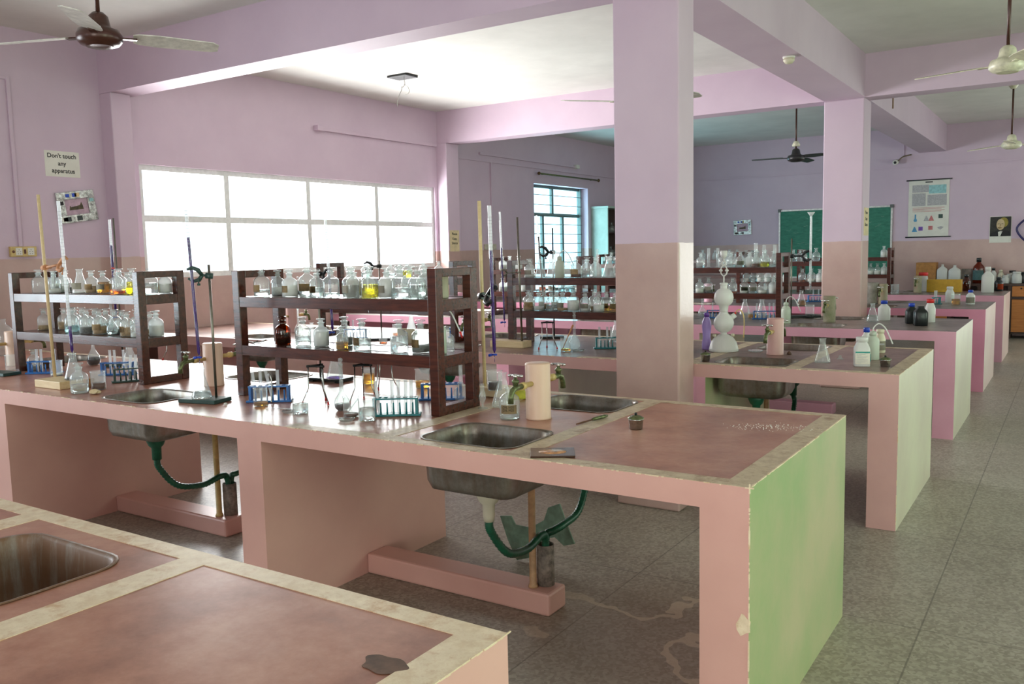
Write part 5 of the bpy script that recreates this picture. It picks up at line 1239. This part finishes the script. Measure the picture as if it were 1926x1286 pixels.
B().box(-.158, .158, -.0075, -.0058, -.115, .218).obj('dark_ground', flat('portrait_ground', (52, 50, 46), .7, var=.3), po)
def flatshape(pts, y0, y1, name, mat, par): return B().prism(pts, y0, y1).xf(FACE_S.to_4x4()).obj(name, mat, par)
ell = lambda cx, cz, a, c, n=22: [(cx+a*cos(2*PI*k/n), cz+c*sin(2*PI*k/n)) for k in range(n)]
flatshape([(-.155, -.114), (-.14, -.06), (-.06, -.025), (.0, -.05), (.07, -.01), (.13, -.03), (.156, -.08), (.156, -.114)], .0074, .009, 'coat', 'ink', po)
flatshape([(-.035, -.04), (.035, -.02), (.05, .02), (.0, -.112), (-.03, -.112)], .0088, .0098, 'collar', 'paper', po)
flatshape(ell(.045, .12, .07, .085), .0086, .0094, 'hair', flat('portrait_hair', (150, 136, 60), .7), po)
flatshape(ell(.0, .085, .062, .095), .0094, .0104, 'face', 'skin', po)
flatshape(ell(-.012, .03, .032, .014)+[], .0103, .011, 'beard', flat('portrait_beard', (134, 112, 74), .8), po)
flatshape([(-.042, .1), (-.018, .102), (-.018, .094), (-.042, .092)], .0103, .011, 'eye', 'ink', po); flatshape([(.014, .1), (.04, .102), (.04, .094), (.014, .092)], .0103, .011, 'eye', 'ink', po)
flatshape([(-.01, .095), (.004, .095), (.006, .052), (-.016, .05)], .0103, .0112, 'nose', flat('portrait_shade', (168, 142, 104), .7), po)
def foil_frame(loc, rot, w, h, label, tilt):
    t = thing('foil_frame', label, 'picture frame', loc); t.rotation_euler = rot
    q = Matrix.Rotation(tilt, 4, 'Z')
    b = B(); bw = w*.19
    b.box(-w/2, w/2, h/2-bw, h/2, 0, .022).box(-w/2, w/2, -h/2, -h/2+bw, 0, .022).box(-w/2, -w/2+bw, -h/2+bw, h/2-bw, 0, .022).box(w/2-bw, w/2, -h/2+bw, h/2-bw, 0, .022)
    b.xf(q); b.obj('frame', 'foil', t, .003)
    B().box(-w/2+bw, w/2-bw, -h/2+bw, h/2-bw, 0, .006).xf(q).obj('backing', flat('pinkish_card', (190, 160, 176), .5), t)
    b = B(); b.prism([(-w*.2, -h*.1), (-w*.17, h*.05), (-w*.14, h*.0), (0, h*.02), (w*.1, h*.04), (w*.14, h*.14), (w*.17, h*.02), (w*.18, -h*.1)], .006, .0075); b.xf(q); b.obj('landscape_strip', flat('moss_picture', (84, 74, 50), .6, var=.5), t)
    rnd = random.Random(9); cols = ['cap_blue', 'black', 'paper', 'greyp', 'label_tan', 'redp', 'ink', 'cyanp']
    for k in range(10):
        a = rnd.random(); side = k % 4; L = w if side < 2 else h
        x = (-w/2+bw*.5+a*(w-bw)) if side < 2 else (-w/2+bw/2 if side == 2 else w/2-bw/2); y = (h/2-bw/2 if side == 0 else -h/2+bw/2) if side < 2 else (-h/2+bw*.5+a*(h-bw))
        s_ = bw*rnd.uniform(.25, .38)
        B().box(x-s_, x+s_, y-s_*.8, y+s_*.8, .0215, .0235).xf(q).obj('collage_patch', cols[k % 8], t)
    return t
TE = (R(90), 0, R(90))
foil_frame((W_, 2.11, 2.145), TE, .37, .285, 'crumpled silver collage frame hanging crooked on the left wall', R(8))
foil_frame((-4.835, yN, 2.01), (R(90), 0, 0), .36, .29, 'small silver collage frame on the north wall left of the chalkboard', R(2))
sg = thing('paper_sign', 'white paper notice reading Don\'t touch any apparatus on the left wall', 'notice', (W_, 2.007, 2.53))
B().box(0, .002, -.165, .165, -.117, .117).obj('sheet', 'paper', sg)
for tx, yy, zz in (("Don't touch", -.002, .055), ('any', -.005, -.014), ('apparatus', .005, -.08)):
    text(tx, .056, 'ink', sg, place((.0022, yy, zz), FACE_E), 'lettering', bold=.0012)
def silence(loc, rot3, label, w=.2, h=.3):
    t = thing('paper_sign', label, 'notice', loc)
    M4 = rot3.to_4x4()
    B().box(-w/2, w/2, -h/2, h/2, 0, .002).xf(M4).obj('sheet', 'yellowed', t)
    for tx, zz in (('Please', .085), ('Keep', .015), ('Silence', -.05)):
        text(tx, .052, 'ink', t, Matrix.Translation(rot3 @ Vector((0, zz, .0022))) @ M4, 'lettering', bold=.001)
silence((-6.92, 7.775, 1.81), FACE_E, 'yellowed paper notice Please Keep Silence beside the wide window', .23, .31)
silence((PX1, 7.85, 1.88), FACE_E, 'yellowed paper notice Please Keep Silence on the back pillar', .26, .31)
sb = thing('switch_board', 'cream switch board with two sockets on the left wall', 'switch board', (W_, 1.576, 1.73))
B().box(0, .035, -.115, .115, -.045, .045).obj('box', 'pvc', sb, .004)
for yy in (-.045, .06):
    s_ = B().box(.0345, .04, yy-.028, yy+.028, -.032, .032).obj('socket', 'paper', sb, .001)
    b = B()
    for dy, dz in ((0, .016), (-.012, -.002), (.012, -.002), (-.01, -.02), (.01, -.02)): b.box(.0395, .0405, yy+dy-.003, yy+dy+.003, dz-.003, dz+.003)
    b.obj('socket_hole', 'ink', s_)
B().box(.0345, .041, .0, .016, -.02, .02).obj('switch', flat('maroon_switch', (96, 40, 34), .4), sb, .001)
B().lathe([(0, 0), (.012, 0), (.012, .006), (0, .007)], 12).xf(Matrix.Translation((.0345, -.093, 0)) @ Matrix.Rotation(R(90), 4, 'Y')).obj('indicator', flat('brown_knob', (110, 70, 50), .4), sb)
o = B().box(W_+.001, W_+.022, 1.545, 1.575, 1.776, 3.25).box(W_+.001, W_+.022, 1.2, 1.545, 3.225, 3.25).obj('cable_conduit', 'wall', None, .002); tag(o, 'painted cable conduit running down to the switch board on the left wall', 'conduit')
o = B().box(W_+.001, W_+.03, 8.78, 9.1, 1.67, 1.76).obj('junction_box', flat('cream_box', (196, 188, 168), .5), None, .004); tag(o, 'small cream junction box on the wall beyond the wide window', 'junction box')  # plain junction box, carries no outlet
bt = thing('tube_light_holder', 'painted tube light batten without tube above the wide window', 'light fitting', (W_, 6.5, 3.19))
B().box(0, .04, -1.2, 1.1, -.02, .02).obj('batten', 'wall', bt, .003); B().box(0, .08, -1.3, -1.2, -.03, .035).obj('end_socket', 'wall', bt, .004); B().lathe([(0, 0), (.014, 0), (.012, .012), (0, .012)], 12).xf(Matrix.Translation((.055, -1.2, .0)) @ Matrix.Rotation(R(-90), 4, 'X')).obj('contact', 'iron', bt)
bt = thing('tube_light_holder', 'painted tube light batten without tube above the grilled window', 'light fitting', (W_, 10.2, 3.17))
B().box(0, .035, -1.5, 1.55, -.018, .018).obj('batten', 'wall', bt, .003); B().box(0, .08, 1.55, 1.65, -.03, .035).obj('end_socket', 'paper', bt, .004)
o = B().box(W_+.001, W_+.025, 7.94, 14.5, 3.05, 3.08).box(W_+.001, W_+.025, 9.0, 9.03, 1.76, 3.05).obj('cable_conduit', 'wall', None); tag(o, 'painted cable conduit running towards the grilled window', 'conduit')
o = B().box(-7.0, 1.5, N_-.021, N_-.001, 2.98, 3.005).box(-1.9, -1.88, N_-.021, N_-.001, 3.17, 3.6).obj('cable_conduit', 'wall', None); tag(o, 'painted cable conduit along the north wall above the chalkboard', 'conduit')
cr = thing('curtain_rod', 'brass curtain rod above the grilled window', 'curtain rod', (W_+.07, 11.5, 2.965))
B().tube([(0, -1.08, 0), (0, 1.1, 0)], .014, 10).obj('rod', 'brass', cr)
for yy in (-1.1, 1.12): B().lathe([(0, -.03), (.022, -.022), (.032, 0), (.022, .022), (0, .03)], 14).xf(Matrix.Translation((0, yy, 0)) @ Matrix.Rotation(R(90), 4, 'X')).obj('finial', flat('antique_brass', (110, 84, 56), .35, .6), cr)
for yy in (-.9, .9): B().box(-.07, .0, yy-.008, yy+.008, -.01, .01).obj('bracket', 'brass', cr)
cc = thing('security_camera', 'small white security camera on the north wall right of the back pillar', 'security camera', (-2.0, N_, 3.1))
B().lathe([(0, 0), (.035, 0), (.035, .02), (.012, .03), (.012, .08), (0, .08)], 14).xf(Matrix.Rotation(R(90), 4, 'X')).obj('mount', 'iron', cc); c_ = B().lathe([(0, -.07), (.04, -.07), (.044, -.06), (.044, .07), (.036, .08), (0, .08)], 18).xf(Matrix.Translation((0, -.12, -.02)) @ Matrix.Rotation(R(100), 4, 'X')).obj('body', 'paper', cc); B().lathe([(0, 0), (.024, 0), (.022, .008), (0, .01)], 14).xf(Matrix.Translation((0, -.199, -.034)) @ Matrix.Rotation(R(100), 4, 'X')).obj('lens', 'ink', c_)
B().tube(bez([(.03, -.12, -.01), (.1, -.1, .06), (.18, -.05, .09), (.24, -.02, .1)], 5), .012, 8).obj('cable', flat('taped_cable', (120, 104, 80), .7), cc)
o = B().tube(bez([(.3, N_-.04, 2.05), (.1, N_-.05, 2.02), (-.06, N_-.05, 1.88), (-.06, N_-.05, 1.76), (.08, N_-.05, 1.6), (.3, N_-.05, 1.52), (.42, N_-.05, 1.75), (.3, N_-.04, 2.05)], 8), .017, 10).obj('hanging_hose', 'navy', None); tag(o, 'coil of dark navy hose hanging on the north wall at the far right', 'hose')
hk = thing('ceiling_junction', 'black ceiling junction plate with hanging wires, no fan', 'ceiling plate', (-5.8, 5.37, H_))
B().box(-.14, .14, -.11, .11, -.025, -.0005).obj('plate', 'iron', hk, .004); B().tube(bez([(.02, 0, -.02), (.03, .0, -.1), (.0, .0, -.13), (-.03, .02, -.12), (-.02, 0, -.16), (-.06, 0, -.22), (-.09, 0, -.3), (-.085, 0, -.34)], 6), .004, 6).obj('wire', flat('grey_wire', (160, 158, 150), .6), hk); B().tube(bez([(.02, 0, -.1), (.08, 0, -.14), (.09, 0, -.2), (.04, 0, -.22)], 5), .004, 6).obj('wire', flat('pale_wire', (190, 188, 180), .6), hk)
dl = thing('beam_lamp', 'small white bulb holder under the long beam', 'lamp holder', (-1.3, 5.05, 3.2205)); B().lathe([(0, 0), (.05, 0), (.052, -.012), (.03, -.016), (0, -.016)], 18).obj('base', 'paper', dl); B().lathe([(0, -.014), (.045, -.016), (.048, -.035), (.03, -.058), (0, -.064)], 18).obj('dome', 'ivory', dl)
# ------------------------------------------------------------------ ceiling fans
def fan(x, y, z, a0, label, body, blade, Rb=.6, canopy=True, mid=False):
    t = thing('ceiling_fan', label, 'ceiling fan', (x, y, H_-.0005), 0, 'ceiling fans'); dz = z-H_
    B().tube([(0, 0, 0), (0, 0, dz+.05)], .012, 10).obj('down_rod', 'fan_brown', t)
    if canopy: B().lathe([(0, 0), (.07, 0), (.075, -.02), (.05, -.07), (.03, -.1), (0, -.1)], 20).obj('canopy', body if body != 'fan_black' else 'fan_white', t)
    if mid: B().lathe([(0, dz+.16), (.05, dz+.16), (.055, dz+.18), (.03, dz+.23), (0, dz+.23)], 18).obj('lower_canopy', 'fan_white', t)
    B().lathe([(0, dz+.13), (.03, dz+.13), (.05, dz+.11), (.06, dz+.06), (.07, dz+.045), (.105, dz+.035), (.118, dz+.01), (.118, dz-.02), (.1, dz-.04), (.075, dz-.045), (.07, dz-.052), (.045, dz-.045), (0, dz-.045)], 28).obj('motor', body, t)
    for k in range(3):
        a = R(a0[k] if isinstance(a0, tuple) else a0+120*k); Mz = Matrix.Rotation(a, 4, 'Z') @ Matrix.Translation((0, 0, dz))
        B().box(.1, .19, -.018, .018, -.004, .004).xf(Mz).obj('blade_arm', 'fan_brown' if body == 'fan_brown' else body, t)
        b = B(); n = 8; up_, lo_ = [], []
        P = [(.17, -.045), (.2, -.06), (.3, -.068), (Rb*.95, -.056), (Rb, -.03), (Rb, .04), (Rb*.95, .058), (.3, .07), (.2, .06), (.17, .045)]
        b.prism(P, -.0025, .0025)
        for v in b.bm.verts: v.co.z += -v.co.y*.22+.004-(v.co.x-.17)*.03
        b.xf(Mz); b.obj('blade', blade, t)
    return t
fan(-3.723, .327, 2.85, (58, 207, -44), 'brown ceiling fan with pale blades above the second bench, upper left', 'fan_brown', 'fan_metal', .62)
fan(.348, 4.545, 2.85, 172, 'cream ceiling fan at the upper right, nearest of the right-hand fans', 'fan_white', 'fan_white', .6)
fan(-2.556, 9.969, 2.85, -156, 'black ceiling fan with white canopy behind the big pillar', 'fan_black', 'fan_black', .6, True, True)
fan(.03, 10.6, 2.87, 150, 'cream ceiling fan at the right above the farthest bench', 'fan_white', 'fan_white', .6)
fan(-2.32, 4.1, 2.83, -125, 'cream ceiling fan hidden behind the big pillar except one blade', 'fan_white', 'fan_metal', .62)
o = B().tube([(-1.2, 9.3, H_-.012), (1.5, 9.3, H_-.012)], .012, 6).tube([(-1.195, 9.3, 3.3), (-1.195, 9.3, H_-.012)], .012, 6).obj('cable_conduit', flat('brown_conduit', (150, 120, 96), .6), None); tag(o, 'thin brown conduit across the ceiling to the right-hand fan', 'conduit')

# ------------------------------------------------------------------ light and camera
def area(name, loc, rot, sx, sy, power, col):
    l = bpy.data.lights.new(name, 'AREA'); l.shape = 'RECTANGLE'; l.size = sx; l.size_y = sy; l.energy = power; l.color = col
    o = bpy.data.objects.new(name, l); COL.objects.link(o); o.location = loc; o.rotation_euler = rot; return o
def win_light(o, side, L, col, inset=.3):
    h, w = o[3]-o[2], o[1]-o[0]; c = (o[0]+o[1])/2; z = (o[2]+o[3])/2
    P = L*PI*h*w
    if side == 'W': area('window_daylight', (W_-inset, c, z), (0, R(-90), 0), h, w, P, col)
    if side == 'E': area('window_daylight', (E_+inset, c, z), (0, R(90), 0), h, w, P, col)
    if side == 'N': area('window_daylight', (c, N_+inset, z), (R(-90), 0, 0), w, h, P, col)
    if side == 'S': area('window_daylight', (c, S_-inset, z), (R(90), 0, 0), w, h, P, col)
win_light(BIG, 'W', 21, (1, .99, .98), .28)
win_light(NW, 'W', 5, (.72, .95, 1), .3)
win_light(SW, 'W', 8, (.82, .93, 1))
for i, o in enumerate(EAST): win_light(o, 'E', (1.9, 3.2, 4.4, 2, 1.8)[i], (.72, 1, .64))
for o, q in zip(SOUTH, (.25, 5.5)): win_light(o, 'S', q, (1, .95, .86))  # second lamp fills the unseen opening shaped to light the benches
win_light(NDOOR, 'N', 5, (.95, 1, .93))
w = bpy.data.worlds.new('sky'); S.world = w; w.use_nodes = True
w.node_tree.nodes['Background'].inputs[0].default_value = (.8, .9, 1, 1); w.node_tree.nodes['Background'].inputs[1].default_value = 1.8
cam = bpy.data.cameras.new('camera'); co = bpy.data.objects.new('camera', cam); COL.objects.link(co); S.camera = co
cam.sensor_fit = 'HORIZONTAL'; cam.sensor_width = 36; cam.lens = 1625.801/1926*36; cam.clip_start = .02
yaw, pit, rol = R(33.219), R(5.965), R(-1.277)
fw = Vector((-sin(yaw)*cos(pit), cos(yaw)*cos(pit), -sin(pit))); rt = Vector((cos(yaw), sin(yaw), 0)); up = rt.cross(fw)
r2 = rt*cos(rol)+up*sin(rol); u2 = up*cos(rol)-rt*sin(rol)
mx = Matrix((r2, u2, -fw)).transposed().to_4x4(); mx.translation = (.812, -2.544, 1.633); co.matrix_world = mx
S.view_settings.view_transform = 'Standard'; S.view_settings.look = 'None'; S.view_settings.gamma = 1; S.view_settings.exposure = .6
cy = S.cycles; cy.transparent_max_bounces = 28; cy.diffuse_bounces = 5; cy.glossy_bounces = 4; cy.transmission_bounces = 10; cy.max_bounces = 14
cy.caustics_reflective = False; cy.caustics_refractive = False; cy.sample_clamp_indirect = 6; cy.use_denoising = True

# lettering becomes plain meshes
dg = bpy.context.evaluated_depsgraph_get()
for o in [q for q in S.objects if q.type == 'FONT']:
    me = bpy.data.meshes.new_from_object(o.evaluated_get(dg)); nm_ = o.name.split('.')[0]; c = o.data
    n = bpy.data.objects.new('tmp', me); COL.objects.link(n); n.parent = o.parent; n.matrix_basis = o.matrix_basis.copy(); n['kind'] = 'stuff'
    bpy.data.objects.remove(o); bpy.data.curves.remove(c); n.name = nm_
